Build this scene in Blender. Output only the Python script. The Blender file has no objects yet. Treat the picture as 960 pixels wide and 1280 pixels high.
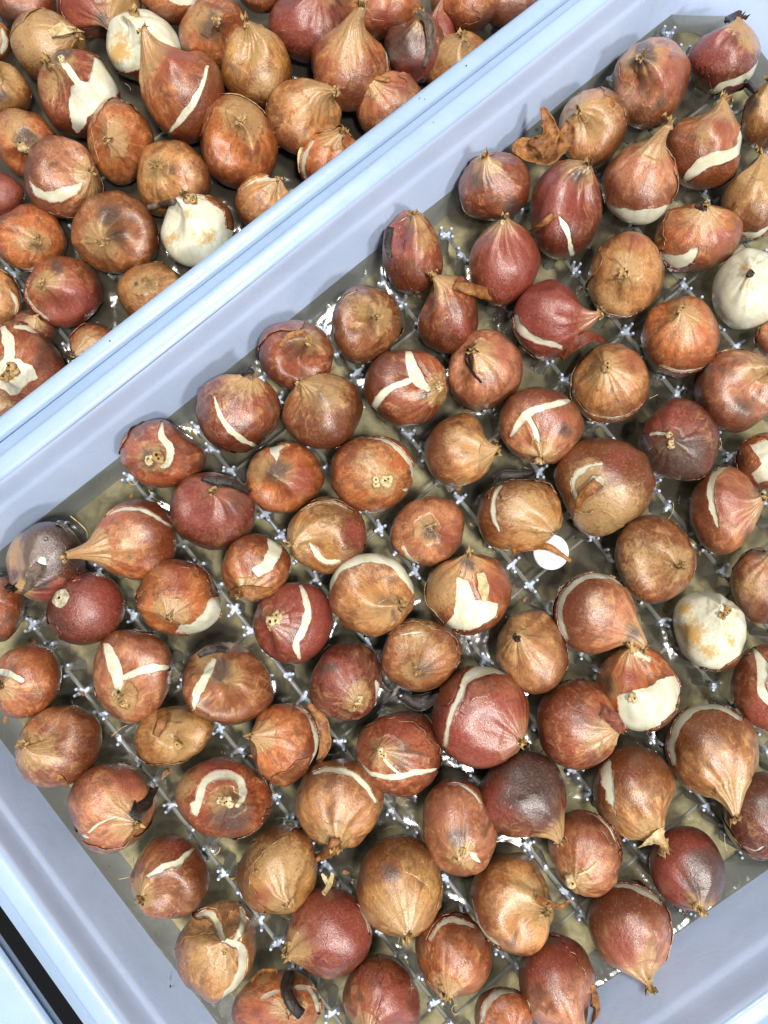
import bpy, math, random
import numpy as np
from mathutils import Vector, Matrix, Euler

# ------------------------------------------------------------------ camera, light, exposure
scene = bpy.context.scene
COL = scene.collection
F = 924.0                                   # focal length in pixels of the 960 x 1280 frame
CAM = Vector((0.0, 0.0, 0.40))
cd = bpy.data.cameras.new('camera')
cam = bpy.data.objects.new('camera', cd)
COL.objects.link(cam)
cam.location = CAM
cam.rotation_euler = (math.atan(70 / F), -math.atan(30 / F) * -1 * -1, 0)
cd.sensor_fit = 'VERTICAL'
cd.sensor_height = 36.0
cd.sensor_width = 27.0
cd.lens = 36.0 * F / 1280.0
cd.clip_start = 0.01
cd.clip_end = 50.0
scene.camera = cam
scene.render.resolution_x = 768
scene.render.resolution_y = 1024
ROT = cam.rotation_euler.to_matrix()
RN = np.array(ROT)
CN = np.array(CAM)

world = bpy.data.worlds.new("World")
scene.world = world
world.use_nodes = True
bg = world.node_tree.nodes['Background']
bg.inputs['Color'].default_value = (0.93, 0.96, 1.0, 1)
bg.inputs['Strength'].default_value = 0.13

def lamp(name, loc, target, size, sizey, power, color):
    l = bpy.data.lights.new(name, 'AREA')
    l.shape = 'RECTANGLE'
    l.size = size
    l.size_y = sizey
    l.energy = power
    l.color = color
    o = bpy.data.objects.new(name, l)
    COL.objects.link(o)
    o.location = loc
    o.rotation_euler = (Vector(target) - Vector(loc)).to_track_quat('-Z', 'Y').to_euler()
    return o
lamp('ceiling_lamp', (-0.42, 1.02, 2.4), (0, 0, 0), 0.34, 0.30, 44, (1.0, 0.965, 0.90))
lamp('ceiling_lamp', (0.46, -0.56, 2.5), (0, 0, 0), 0.30, 0.30, 74, (1.0, 0.965, 0.905))
lamp('ceiling_lamp', (1.35, -1.50, 2.1), (0, 0, 0), 0.30, 0.30, 36, (1.0, 0.97, 0.93))

scene.view_settings.view_transform = 'Standard'
scene.view_settings.look = 'None'
scene.view_settings.exposure = 0.0
scene.view_settings.gamma = 1.0
scene.view_settings.use_curve_mapping = False

# ------------------------------------------------------------------ helpers
def at(px, py, z=0.0):
    d = ROT @ Vector(((px - 480) / F, -(py - 640) / F, -1.0))
    k = (z - CAM.z) / d.z
    return CAM + d * k

def proj(V):
    q = (V - CN) @ RN
    return np.stack([480 + F * q[:, 0] / -q[:, 2], 640 - F * q[:, 1] / -q[:, 2]], 1)

def hsh(ix, iy, iz, seed):
    h = (ix * 374761393 + iy * 668265263 + iz * 1274126177 + seed * 69069) & 0x7fffffff
    h = ((h ^ (h >> 13)) * 1103515245 + 12345) & 0x7fffffff
    h = (h ^ (h >> 16)) & 0xffff
    return h / 65535.0

def noise(P, seed=0):
    """smooth value noise in -1..1 at the rows of P"""
    P = np.asarray(P, dtype=float) + 1000.0
    I = np.floor(P).astype(np.int64)
    f = P - I
    f = f * f * (3 - 2 * f)
    out = 0
    for dx in (0, 1):
        wx = f[:, 0] if dx else 1 - f[:, 0]
        for dy in (0, 1):
            wy = f[:, 1] if dy else 1 - f[:, 1]
            for dz in (0, 1):
                wz = f[:, 2] if dz else 1 - f[:, 2]
                out = out + wx * wy * wz * hsh(I[:, 0] + dx, I[:, 1] + dy, I[:, 2] + dz, seed)
    return out * 2 - 1

def mesh_from(name, V, T, smooth=True):
    """mesh from an (n,3) array and an (m,3) or (m,4) index array"""
    me = bpy.data.meshes.new(name)
    V = np.ascontiguousarray(V, dtype=np.float32)
    T = np.ascontiguousarray(T, dtype=np.int32)
    k = T.shape[1]
    me.vertices.add(len(V))
    me.vertices.foreach_set('co', V.ravel())
    me.loops.add(T.size)
    me.loops.foreach_set('vertex_index', T.ravel())
    me.polygons.add(len(T))
    me.polygons.foreach_set('loop_start', np.arange(0, T.size, k, dtype=np.int32))
    me.polygons.foreach_set('loop_total', np.full(len(T), k, dtype=np.int32))
    me.update(calc_edges=True)
    me.polygons.foreach_set('use_smooth', np.full(len(T), smooth, dtype=bool))
    me.validate()
    return me

def link(name, me, mat, parent=None, loc=None):
    o = bpy.data.objects.new(name, me)
    COL.objects.link(o)
    if mat is not None:
        me.materials.append(mat)
    if loc is not None:
        o.location = loc
    if parent is not None:
        o.parent = parent
    return o

def thing(name, label, cat, loc, group=None):
    o = bpy.data.objects.new(name, None)
    o.empty_display_size = 0.01
    COL.objects.link(o)
    o.location = loc
    o['label'] = label
    o['category'] = cat
    if group:
        o['group'] = group
    return o

def grid_quads(nr, nc, wrap=False):
    m = nc if wrap else nc - 1
    i, j = np.meshgrid(np.arange(nr - 1), np.arange(m), indexing='ij')
    j2 = (j + 1) % nc
    return np.stack([i * nc + j, i * nc + j2, (i + 1) * nc + j2, (i + 1) * nc + j], -1).reshape(-1, 4)

def quads_to_tris(Q):
    return np.concatenate([Q[:, [0, 1, 2]], Q[:, [0, 2, 3]]])

# ------------------------------------------------------------------ materials
def srgb(r, g, b):
    f = lambda c: (c / 255 / 12.92) if c / 255 <= 0.04045 else ((c / 255 + 0.055) / 1.055) ** 2.4
    return (f(r), f(g), f(b), 1.0)

class NT:
    def __init__(self, name):
        self.m = bpy.data.materials.new(name)
        self.m.use_nodes = True
        self.n = self.m.node_tree.nodes
        self.l = self.m.node_tree.links
        self.n.clear()
        self.out = self.n.new('ShaderNodeOutputMaterial')
    def new(self, t, **kw):
        nd = self.n.new(t)
        for k, v in kw.items():
            setattr(nd, k, v)
        return nd
    def put(self, sock, v):
        if isinstance(v, bpy.types.NodeSocket):
            self.l.new(v, sock)
        else:
            if isinstance(v, (tuple, list)) and len(v) == 3 and sock.type == 'RGBA':
                v = (*v, 1.0)
            sock.default_value = v
    def math(self, op, a, b=0.0, c=0.0, clamp=False):
        nd = self.new('ShaderNodeMath', operation=op, use_clamp=clamp)
        self.put(nd.inputs[0], a); self.put(nd.inputs[1], b); self.put(nd.inputs[2], c)
        return nd.outputs[0]
    def vmath(self, op, a, b=(0, 0, 0)):
        nd = self.new('ShaderNodeVectorMath', operation=op)
        self.put(nd.inputs[0], a); self.put(nd.inputs[1], b)
        return nd.outputs[0]
    def mix(self, f, a, b, bt='MIX'):
        nd = self.new('ShaderNodeMix', data_type='RGBA', blend_type=bt)
        nd.clamp_factor = True
        self.put(nd.inputs[0], f); self.put(nd.inputs[6], a); self.put(nd.inputs[7], b)
        return nd.outputs[2]
    def noise(self, vec, scale, detail=3.0, rough=0.55, dist=0.0):
        nd = self.new('ShaderNodeTexNoise')
        self.put(nd.inputs['Vector'], vec)
        nd.inputs['Scale'].default_value = scale
        nd.inputs['Detail'].default_value = detail
        nd.inputs['Roughness'].default_value = rough
        nd.inputs['Distortion'].default_value = dist
        return nd.outputs['Fac']
    def ramp(self, v, lo, hi, a=0.0, b=1.0):
        nd = self.new('ShaderNodeMapRange', interpolation_type='SMOOTHSTEP')
        self.put(nd.inputs[0], v)
        nd.inputs[1].default_value = lo; nd.inputs[2].default_value = hi
        nd.inputs[3].default_value = a; nd.inputs[4].default_value = b
        return nd.outputs[0]
    def bump(self, h, strength, dist, normal=None):
        nd = self.new('ShaderNodeBump')
        nd.inputs['Strength'].default_value = strength
        nd.inputs['Distance'].default_value = dist
        self.put(nd.inputs['Height'], h)
        if normal is not None:
            self.put(nd.inputs['Normal'], normal)
        return nd.outputs[0]
    def principled(self, **kw):
        nd = self.new('ShaderNodeBsdfPrincipled')
        for k, v in kw.items():
            self.put(nd.inputs[k.replace('_', ' ')], v)
        self.l.new(nd.outputs[0], self.out.inputs['Surface'])
        return nd

def canonical(t):
    """coordinates stored on a bulb's mesh: its own axis is z, its radius 1, shifted per object"""
    a = t.new('ShaderNodeAttribute', attribute_name='bc')
    info = t.new('ShaderNodeObjectInfo')
    sd = t.math('MULTIPLY', info.outputs['Random'], 37.0)
    cmb = t.new('ShaderNodeCombineXYZ')
    for i in range(3):
        t.put(cmb.inputs[i], sd)
    return a.outputs['Vector'], t.vmath('ADD', a.outputs['Vector'], cmb.outputs[0]), info, cmb.outputs[0]

def mat_skin():
    t = NT('bulb_skin')
    bc, v, info, sd = canonical(t)
    sep = t.new('ShaderNodeSeparateXYZ'); t.put(sep.inputs[0], bc)
    z = sep.outputs[2]
    flat = t.new('ShaderNodeCombineXYZ'); t.put(flat.inputs[0], sep.outputs[0]); t.put(flat.inputs[1], sep.outputs[1])
    nrm = t.vmath('NORMALIZE', flat.outputs[0])
    zz = t.new('ShaderNodeCombineXYZ'); t.put(zz.inputs[2], t.math('MULTIPLY', z, 0.34))
    sv = t.vmath('ADD', t.vmath('ADD', nrm, zz.outputs[0]), sd)
    streak = t.noise(sv, 6.5, 5.0, 0.62, 0.25)
    streakf = t.noise(sv, 22.0, 4.0, 0.6, 0.3)
    big = t.noise(v, 1.5, 3.0, 0.55, 0.6)
    mid = t.noise(v, 4.2, 5.0, 0.62, 0.7)
    fine = t.noise(v, 17.0, 6.0, 0.7, 0.4)
    mk = t.new('ShaderNodeAttribute', attribute_name='mark')
    ms = t.new('ShaderNodeSeparateColor'); t.put(ms.inputs[0], mk.outputs['Color'])
    base = info.outputs['Color']
    # deeper and paler clouds of the same skin
    deep = t.mix(1.0, base, (0.56, 0.40, 0.30), 'MULTIPLY')
    pale = t.mix(0.58, base, srgb(216, 172, 116))
    c = t.mix(t.ramp(big, 0.33, 0.62), deep, base)
    c = t.mix(t.ramp(mid, 0.48, 0.74, 0.0, 0.85), c, pale)
    # papery veins that run from root to nose
    c = t.mix(t.ramp(streak, 0.50, 0.70, 0.0, 0.50), c, pale)
    c = t.mix(t.ramp(streakf, 0.32, 0.54, 0.62, 0.0), c, deep)
    # skin soaked in the water, toward the root end: amber, glossy, with edge shade painted in
    soak_shade = t.ramp(t.math('ADD', z, t.math('MULTIPLY', t.math('SUBTRACT', mid, 0.5), 1.1)), 0.80, -0.15)
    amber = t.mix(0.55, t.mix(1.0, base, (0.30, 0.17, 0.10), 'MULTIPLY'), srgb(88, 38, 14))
    c = t.mix(t.math('MULTIPLY', soak_shade, 0.93), c, amber)
    # dry, olive-tan paper round the nose
    both = t.math('ADD', t.math('MULTIPLY', t.math('SUBTRACT', mid, 0.5), 1.0), t.math('MULTIPLY', t.math('SUBTRACT', fine, 0.5), 0.9))
    def mask(m, k=0.9):
        return t.ramp(t.math('ADD', m, t.math('MULTIPLY', both, t.math('MULTIPLY', k, t.math('MINIMUM', t.math('MULTIPLY', m, 4.0), 1.0)))), 0.04, 0.72)
    bruise = t.math('MULTIPLY', t.ramp(t.noise(v, 2.4, 4.0, 0.6, 0.8), 0.51, 0.67, 0.0, 0.62), t.ramp(z, -0.2, 0.5))
    c = t.mix(bruise, c, srgb(90, 64, 46))
    c = t.mix(t.math('MULTIPLY', mask(ms.outputs[1]), 0.82), c, t.mix(fine, srgb(138, 104, 66), srgb(205, 168, 112)))
    c = t.mix(t.math('MULTIPLY', mask(ms.outputs[2]), 0.80), c, t.mix(fine, srgb(98, 32, 28), srgb(160, 76, 62)))
    c = t.mix(t.math('MULTIPLY', mask(ms.outputs[0], 1.2), 0.86), c, t.mix(fine, srgb(38, 28, 29), srgb(92, 72, 66)))
    # freckles and scuffs
    c = t.mix(t.ramp(fine, 0.52, 0.70, 0.0, 0.60), c, t.mix(0.5, pale, c))
    c = t.mix(t.ramp(fine, 0.45, 0.28, 0.0, 0.60), c, srgb(78, 36, 20))
    vor = t.new('ShaderNodeTexVoronoi', feature='DISTANCE_TO_EDGE')
    t.put(vor.inputs['Vector'], v)
    vor.inputs['Scale'].default_value = 5.0
    crk = t.ramp(vor.outputs[0], 0.0, 0.05, 1.0, 0.0)
    grain = t.noise(v, 34.0, 3.0, 0.6, 0.2)
    h = t.math('ADD', t.math('MULTIPLY', streakf, 0.45), t.math('ADD', t.math('MULTIPLY', fine, 0.60), t.math('MULTIPLY', grain, 0.30)))
    h = t.math('ADD', h, t.math('MULTIPLY', mid, 0.55))
    h = t.math('ADD', h, t.math('MULTIPLY', t.math('MULTIPLY', crk, t.ramp(big, 0.45, 0.65)), 0.12))
    nb = t.bump(h, 0.80, 0.00062)
    rough = t.math('ADD', t.ramp(fine, 0.3, 0.7, 0.30, 0.48), t.math('MULTIPLY', ms.outputs[1], 0.14))
    t.principled(Base_Color=c, Roughness=rough, Normal=nb, Specular_IOR_Level=0.55,
                 Coat_Weight=1.0, Coat_Roughness=0.24, Coat_Normal=t.bump(t.math('ADD', t.math('MULTIPLY', grain, 0.5), t.math('ADD', fine, mid)), 0.60, 0.00030))
    return t.m

def mat_flesh():
    t = NT('bulb_flesh')
    bc, v, info, sd = canonical(t)
    mid = t.noise(v, 3.2, 4.0, 0.6, 0.5)
    fine = t.noise(v, 12.0, 4.0, 0.6)
    mk = t.new('ShaderNodeAttribute', attribute_name='mark')
    ms = t.new('ShaderNodeSeparateColor'); t.put(ms.inputs[0], mk.outputs['Color'])
    c = t.mix(t.ramp(mid, 0.35, 0.7), srgb(214, 215, 198), srgb(204, 201, 172))
    ys = t.ramp(t.math('ADD', ms.outputs[1], t.math('ADD', t.math('MULTIPLY', t.math('SUBTRACT', fine, 0.5), 1.6), t.math('MULTIPLY', t.math('SUBTRACT', mid, 0.5), 1.2))), 0.15, 0.95)
    c = t.mix(t.math('MULTIPLY', t.math('MULTIPLY', ys, t.math('MINIMUM', t.math('MULTIPLY', ms.outputs[1], 3.0), 1.0)), 0.9), c, t.mix(fine, srgb(150, 92, 30), srgb(214, 178, 96)))
    vein = t.noise(t.vmath('MULTIPLY', v, (9.0, 9.0, 1.6)), 1.0, 4.0, 0.6, 0.3)
    c = t.mix(t.ramp(vein, 0.5, 0.72, 0.0, 0.35), c, srgb(170, 166, 128))
    c = t.mix(t.ramp(fine, 0.58, 0.75, 0.0, 0.45), c, srgb(188, 158, 100))
    nb = t.bump(t.math('ADD', mid, t.math('MULTIPLY', fine, 0.3)), 0.3, 0.0005)
    t.principled(Base_Color=c, Roughness=0.34, Normal=nb, Subsurface_Weight=0.12,
                 Subsurface_Radius=(0.004, 0.003, 0.002), Subsurface_Scale=0.5, Coat_Weight=0.3, Coat_Roughness=0.15)
    return t.m

def mat_dry(name, a, b, rough=0.6, spec=0.35):
    t = NT(name)
    tc = t.new('ShaderNodeTexCoord')
    g = t.noise(tc.outputs['Object'], 260.0, 5.0, 0.65, 0.6)
    f = t.noise(tc.outputs['Object'], 1700.0, 4.0, 0.6)
    info = t.new('ShaderNodeObjectInfo')
    c = t.mix(t.ramp(g, 0.32, 0.68), a, b)
    c = t.mix(t.ramp(f, 0.30, 0.46, 0.35, 0.0), c, srgb(72, 50, 34))
    nb = t.bump(t.math('ADD', g, t.math('MULTIPLY', f, 0.6)), 0.7, 0.0009)
    t.principled(Base_Color=c, Roughness=rough, Normal=nb, Specular_IOR_Level=spec)
    return t.m

def mat_plastic(name, col, var=0.06, rough=0.30, scratch=True, sss=0.15):
    t = NT(name)
    tc = t.new('ShaderNodeTexCoord')
    n1 = t.noise(tc.outputs['Object'], 9.0, 4.0, 0.6, 0.4)
    n2 = t.noise(tc.outputs['Object'], 220.0, 5.0, 0.7)
    n3 = t.noise(tc.outputs['Object'], 45.0, 5.0, 0.6, 1.2)
    dirty = tuple(c * k for c, k in zip(col[:3], (0.84, 0.85, 0.84))) + (1,)
    c = t.mix(t.ramp(n1, 0.35, 0.7), col, dirty)
    c = t.mix(t.ramp(n3, 0.58, 0.78, 0.0, 0.16), c, srgb(176, 164, 140))
    mp = t.new('ShaderNodeMapping'); t.put(mp.inputs['Vector'], tc.outputs['Object'])
    mp.inputs['Rotation'].default_value = (0, 0, math.radians(-37))
    mp.inputs['Scale'].default_value = (18.0, 700.0, 300.0)
    n4 = t.noise(mp.outputs[0], 1.0, 3.0, 0.6, 0.2)
    h = t.math('ADD', t.math('MULTIPLY', n2, 0.30), t.math('MULTIPLY', n4, 0.35))
    nb = t.bump(t.math('ADD', h, n3), 0.16, 0.0009)
    t.principled(Base_Color=c, Roughness=t.ramp(n3, 0.3, 0.7, rough - 0.05, rough + 0.14), Normal=nb,
                 Subsurface_Weight=sss, Subsurface_Radius=(0.01, 0.012, 0.016), Subsurface_Scale=0.6)
    return t.m

def mat_water():
    t = NT('water')
    tc = t.new('ShaderNodeTexCoord')
    n = t.noise(tc.outputs['Object'], 26.0, 3.0, 0.5, 0.5)
    n2 = t.noise(tc.outputs['Object'], 95.0, 2.0, 0.5, 0.3)
    nb = t.bump(t.math('ADD', n, t.math('MULTIPLY', n2, 0.22)), 0.40, 0.004)
    fr = t.new('ShaderNodeFresnel'); fr.inputs['IOR'].default_value = 1.34; t.put(fr.inputs['Normal'], nb)
    tr = t.new('ShaderNodeBsdfTransparent'); tr.inputs['Color'].default_value = (0.68, 0.645, 0.555, 1)
    df = t.new('ShaderNodeBsdfDiffuse'); df.inputs['Color'].default_value = (0.19, 0.175, 0.135, 1)
    m0 = t.new('ShaderNodeMixShader'); m0.inputs[0].default_value = 0.14
    t.l.new(tr.outputs[0], m0.inputs[1]); t.l.new(df.outputs[0], m0.inputs[2])
    gl = t.new('ShaderNodeBsdfGlossy'); gl.inputs['Roughness'].default_value = 0.11; t.put(gl.inputs['Normal'], nb)
    mx = t.new('ShaderNodeMixShader')
    t.put(mx.inputs[0], t.math('MULTIPLY', fr.outputs[0], 1.15, clamp=True))
    t.l.new(m0.outputs[0], mx.inputs[1]); t.l.new(gl.outputs[0], mx.inputs[2])
    t.l.new(mx.outputs[0], t.out.inputs['Surface'])
    return t.m

M_SKIN = mat_skin()
M_FLESH = mat_flesh()
M_TIP = mat_dry('dry_tip', srgb(196, 164, 108), srgb(120, 88, 54))
M_PALETIP = mat_dry('pale_tip', srgb(222, 206, 164), srgb(168, 140, 92))
M_DARKTIP = mat_dry('dark_tip', srgb(74, 56, 46), srgb(34, 26, 24), 0.5)
M_HUSK = mat_dry('dry_husk', srgb(168, 116, 62), srgb(104, 58, 28), 0.42, 0.5)
M_REDHUSK = mat_dry('red_husk', srgb(132, 66, 40), srgb(78, 32, 22), 0.4, 0.5)
M_GREYHUSK = mat_dry('grey_husk', srgb(110, 94, 80), srgb(58, 48, 44), 0.5, 0.4)
M_BLACKHUSK = mat_dry('black_husk', srgb(46, 36, 32), srgb(20, 15, 14), 0.32, 0.6)
M_SCAR = mat_dry('root_scar', srgb(214, 206, 178), srgb(132, 124, 96), 0.7)
M_CRATE = mat_plastic('crate_plastic', (0.56, 0.685, 0.95, 1))
M_RIM = mat_plastic('crate_rim_plastic', (0.36, 0.485, 0.68, 1), rough=0.30)
def mat_floor(dark=(0.11, 0.10, 0.085, 1), light=(0.86, 0.84, 0.60, 1)):
    t = NT('crate_floor_silt_shade')
    tc = t.new('ShaderNodeTexCoord')
    n = t.noise(tc.outputs['Object'], 16.0, 4.0, 0.6, 0.8)
    f = t.noise(tc.outputs['Object'], 160.0, 4.0, 0.6, 0.4)
    c = t.mix(t.ramp(n, 0.38, 0.62), dark, light)
    c = t.mix(t.ramp(f, 0.35, 0.65, 0.35, 0.0), c, (0.10, 0.085, 0.06, 1))
    t.principled(Base_Color=c, Roughness=0.6)
    return t.m
M_FLOOR = mat_floor()
M_FLOOR_SHADED = mat_floor((0.035, 0.032, 0.03, 1), (0.15, 0.14, 0.12, 1))  # darker floor copy: shade between the packed bulbs put into its colour
M_PIN = mat_plastic('pin_plastic', (0.44, 0.50, 0.62, 1), rough=0.42, sss=0.0)
M_WATER = mat_water()
M_GROUND = mat_dry('dark_table', srgb(16, 18, 22), srgb(8, 9, 12), 0.8)
TIPM = dict(t=M_TIP, p=M_PALETIP, d=M_DARKTIP)
HUSKM = dict(t=M_HUSK, r=M_REDHUSK, g=M_GREYHUSK, k=M_BLACKHUSK, p=M_PALETIP)
TINT = dict(
    O=srgb(184, 106, 56), T=srgb(190, 136, 82), B=srgb(152, 94, 56), R=srgb(154, 78, 48), D=srgb(114, 52, 40),
    C=srgb(130, 56, 48), P=srgb(188, 124, 90), Y=srgb(178, 128, 66), W=srgb(236, 232, 214))

# ------------------------------------------------------------------ crates
def inter(p, d, q, e):
    k = ((q - p).x * e.y - (q - p).y * e.x) / (d.x * e.y - d.y * e.x)
    return p + d * k

def offset_poly(P, off):
    """P: corners counter-clockwise seen from above; off > 0 grows the polygon"""
    n = len(P)
    L = []
    for i in range(n):
        a, b = P[i], P[(i + 1) % n]
        d = (b - a).normalized()
        nrm = Vector((d.y, -d.x))
        L.append((a + nrm * off, d))
    return [inter(*L[i - 1], *L[i]) for i in range(n)]

def ring(P, off, z, rad, na=8, ns=24):
    """rounded polygon as a closed loop of points"""
    Q = offset_poly(P, off)
    rad = max(rad + off, 0.002)
    n = len(Q)
    out = []
    arcs = []
    for i in range(n):
        a, b, c = Q[i - 1], Q[i], Q[(i + 1) % n]
        d1 = (a - b).normalized(); d2 = (c - b).normalized()
        ang = math.acos(max(-1, min(1, d1.dot(d2))))
        k = rad / math.tan(ang / 2)
        s, e = b + d1 * k, b + d2 * k
        cen = b + (d1 + d2).normalized() * (rad / math.sin(ang / 2))
        a0 = math.atan2(s.y - cen.y, s.x - cen.x); a1 = math.atan2(e.y - cen.y, e.x - cen.x)
        while a1 < a0: a1 += 2 * math.pi
        arcs.append([Vector((cen.x + rad * math.cos(a0 + (a1 - a0) * t / na), cen.y + rad * math.sin(a0 + (a1 - a0) * t / na))) for t in range(na + 1)])
    for i in range(n):
        out += arcs[i]
        s, e = arcs[i][-1], arcs[(i + 1) % n][0]
        for t in range(1, ns):
            out.append(s.lerp(e, t / ns))
    return np.array([(p.x, p.y, z) for p in out])

def sweep(name, P, profile, rad, mat, parent, wob=0.0):
    rows = [ring(P, o, z, rad) for o, z in profile]
    nc = len(rows[0])
    V = np.concatenate(rows)
    if wob:
        V = V + np.stack([noise(V * 14, 5), noise(V * 14, 6), noise(V * 11, 7)], 1) * wob
    o = link(name, mesh_from(name, V - np.array(parent.location), grid_quads(len(rows), nc, True)), mat, parent)
    return o

def fan(name, P, off, z, rad, mat, parent):
    r = ring(P, off, z, rad)
    c = r.mean(0)
    V = np.concatenate([r, c[None]])
    n = len(r)
    T = np.array([(i, (i + 1) % n, n) for i in range(n)])
    return link(name, mesh_from(name, V - np.array(parent.location), T, False), mat, parent)

def v2(p):
    return Vector((p.x, p.y))

RIMZ = 0.047
WL = [v2(at(*p, 0.0)) for p in ((-111, 779), (416, 1465), (1462, 732), (885, -18))]      # waterline corners
RIMP = [v2(at(*p, RIMZ)) for p in ((-208, 767), (408, 1633), (1660, 735), (975, -167))]  # inner edge of the rim

def crate(label, WLp, RP, lipw, gap, fl=None):
    c = sum(WLp, Vector((0, 0))) / 4
    root = thing('crate', label, 'crate', (c.x, c.y, -0.022), 'pale blue plastic crates')
    # inner wall: lofted from the waterline polygon up to the rim polygon
    rows = []
    prof = [(-0.0030, -0.0215, 0.0), (-0.0012, -0.018, -.1), (0.0, -0.010, -.1), (0.0, 0.0, 0.0), (0, .008, .17), (0, .018, .38), (0.0, 0.026, 0.55),
            (0.0001, 0.0285, 0.605), (0.0006, 0.0300, 0.64), (0.0008, 0.0318, 0.68), (0.0006, 0.0360, 0.77), (0.0004, 0.0400, 0.86), (0.0002, 0.0435, 0.93), (0.0003, 0.0455, 0.97), (0.0006, 0.0464, 0.99)]
    for off, z, k in prof:
        PP = [a.lerp(b, k) for a, b in zip(WLp, RP)]
        rows.append(ring(PP, off, z, 0.020))
    V = np.concatenate(rows)
    w = np.stack([noise(V * 13, 5), noise(V * 13, 6), V[:, 2] * 0], 1) * 0.0007
    link('wall', mesh_from('wall', V + w - np.array(root.location), grid_quads(len(rows), len(rows[0]), True)), M_CRATE, root)
    e = 0.0006
    lip = [(e, RIMZ - .0007), (0.0014, RIMZ + .0003), (0.003, RIMZ + .0008), (lipw - 0.002, RIMZ + .0008), (lipw - .0007, RIMZ + .0004), (lipw, RIMZ - .0004), (lipw + .0003, RIMZ - .0018),
           (lipw + .0006, RIMZ - .0022), (lipw + gap - .0006, RIMZ - .0022), (lipw + gap, RIMZ - .0037), (lipw + gap + 0.0002, RIMZ - .016)]
    sweep('rim', RP, lip, 0.022, M_RIM, root, 0.0004)
    sweep('outer_wall', RP, [(lipw + gap - .001, RIMZ - .016), (0.004, RIMZ - .017), (0.002, -0.0195)], 0.022, M_CRATE, root)
    fan('floor', WLp, -0.0028, -0.0215, 0.020, fl or M_FLOOR, root)
    return root

crate('pale blue crate filling most of the picture, bulbs spaced apart in shallow water', WL, RIMP, 0.0104, 0.0060)

def mat_gap_shade():
    t = NT('gap_shade_black')
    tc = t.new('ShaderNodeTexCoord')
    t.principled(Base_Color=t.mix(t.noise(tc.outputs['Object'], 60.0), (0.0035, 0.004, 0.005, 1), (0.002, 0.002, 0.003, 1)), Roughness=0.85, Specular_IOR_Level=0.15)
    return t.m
# neighbouring crate on the other side of the double rim
ra, rb = v2(at(0, 517, RIMZ)), v2(at(669, 0, RIMZ))
du = (rb - ra).normalized()
dn = Vector((-du.y, du.x))
LIPL = 0.0092
e0 = ra - du * 0.11 ; e1 = ra + du * 0.47
LR = [e0, e1, e1 + dn * 0.36, e0 + dn * 0.36]
LW = [p.copy() for p in offset_poly(LR, -0.0015)]
crate('pale blue crate behind the double rim, packed tight with bulbs, upper corner', LW, LR, LIPL, 0.0002, M_FLOOR_SHADED)
# third crate beyond the dark gap
ga, gb = v2(at(0, 1188, RIMZ)), v2(at(64, 1280, RIMZ))
gd = (gb - ga).normalized(); gn = Vector((gd.y, -gd.x))
g0 = ga - gd * 0.2 + gn * 0.0405; g1 = ga + gd * 0.25 + gn * 0.0405
GR = [g0 + gn * 0.2, g1 + gn * 0.2, g1, g0]
crate('pale blue crate rim beyond the narrow black gap, lower corner', [p.copy() for p in offset_poly(GR, -0.001)], GR, 0.040, 0.0002)
sp = thing('gap_shade_strip', 'added matt black strip standing in for shade in the gap between two crates, lower left', 'black strip', (ga.x, ga.y, -0.03))  # added block that paints the deep shade of the gap black
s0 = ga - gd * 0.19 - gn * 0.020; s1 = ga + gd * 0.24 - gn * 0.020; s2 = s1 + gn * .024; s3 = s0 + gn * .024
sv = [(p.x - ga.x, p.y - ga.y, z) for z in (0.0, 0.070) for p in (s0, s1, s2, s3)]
link('shade_block', mesh_from('shade_block', np.array(sv), np.array([(4, 5, 6, 7), (3, 2, 1, 0), (0, 1, 5, 4), (1, 2, 6, 5), (2, 3, 7, 6), (3, 0, 4, 7)]), False), mat_gap_shade(), sp)

gv = np.array([(-3, -3, -0.03), (3, -3, -0.03), (3, 3, -0.03), (-3, 3, -0.03)])
g = link('ground', mesh_from('ground', gv, np.array([(0, 1, 2, 3)]), False), M_GROUND)
g['kind'] = 'structure'
# ------------------------------------------------------------------ bulbs
NR, NC = 62, 92
def catmull(P, n):
    P = np.array(P, dtype=float)
    P = np.vstack([2 * P[0] - P[1], P, 2 * P[-1] - P[-2]])
    m = len(P) - 3
    u = np.linspace(0, m - 1e-9, n)
    i = u.astype(int); t = (u - i)[:, None]
    a, b, c, d = P[i], P[i + 1], P[i + 2], P[i + 3]
    return 0.5 * ((2 * b) + (c - a) * t + (2 * a - 5 * b + 4 * c - d) * t * t + (3 * b - a - 3 * c + d) * t ** 3)

def profile(nl, nr, fat):
    pts = [(-.88, .004), (-.865, .20), (-.74, .55), (-.46, .86), (-.12, .995), (.18, .985), (.47, .855 + fat * .015), (.70 + .04 * nl, .635 + fat * .045), (.86 + .10 * nl, .41 + fat * .05),
           (.97 + .28 * nl, .245 + fat * .03), (1.03 + .60 * nl, .155 + fat * .012), (1.06 + .92 * nl, .10), (1.085 + nl, .075), (1.09 + nl, .004)]
    c = catmull(pts, 700)
    s = np.concatenate([[0], np.cumsum(np.hypot(*np.diff(c, axis=0).T) * (1 + 0.9 * (c[1:, 0] > 0.55)))])
    u = np.linspace(0, s[-1], nr)
    return np.interp(u, s, c[:, 0]), np.maximum(np.interp(u, s, c[:, 1]), 0.004)

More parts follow.
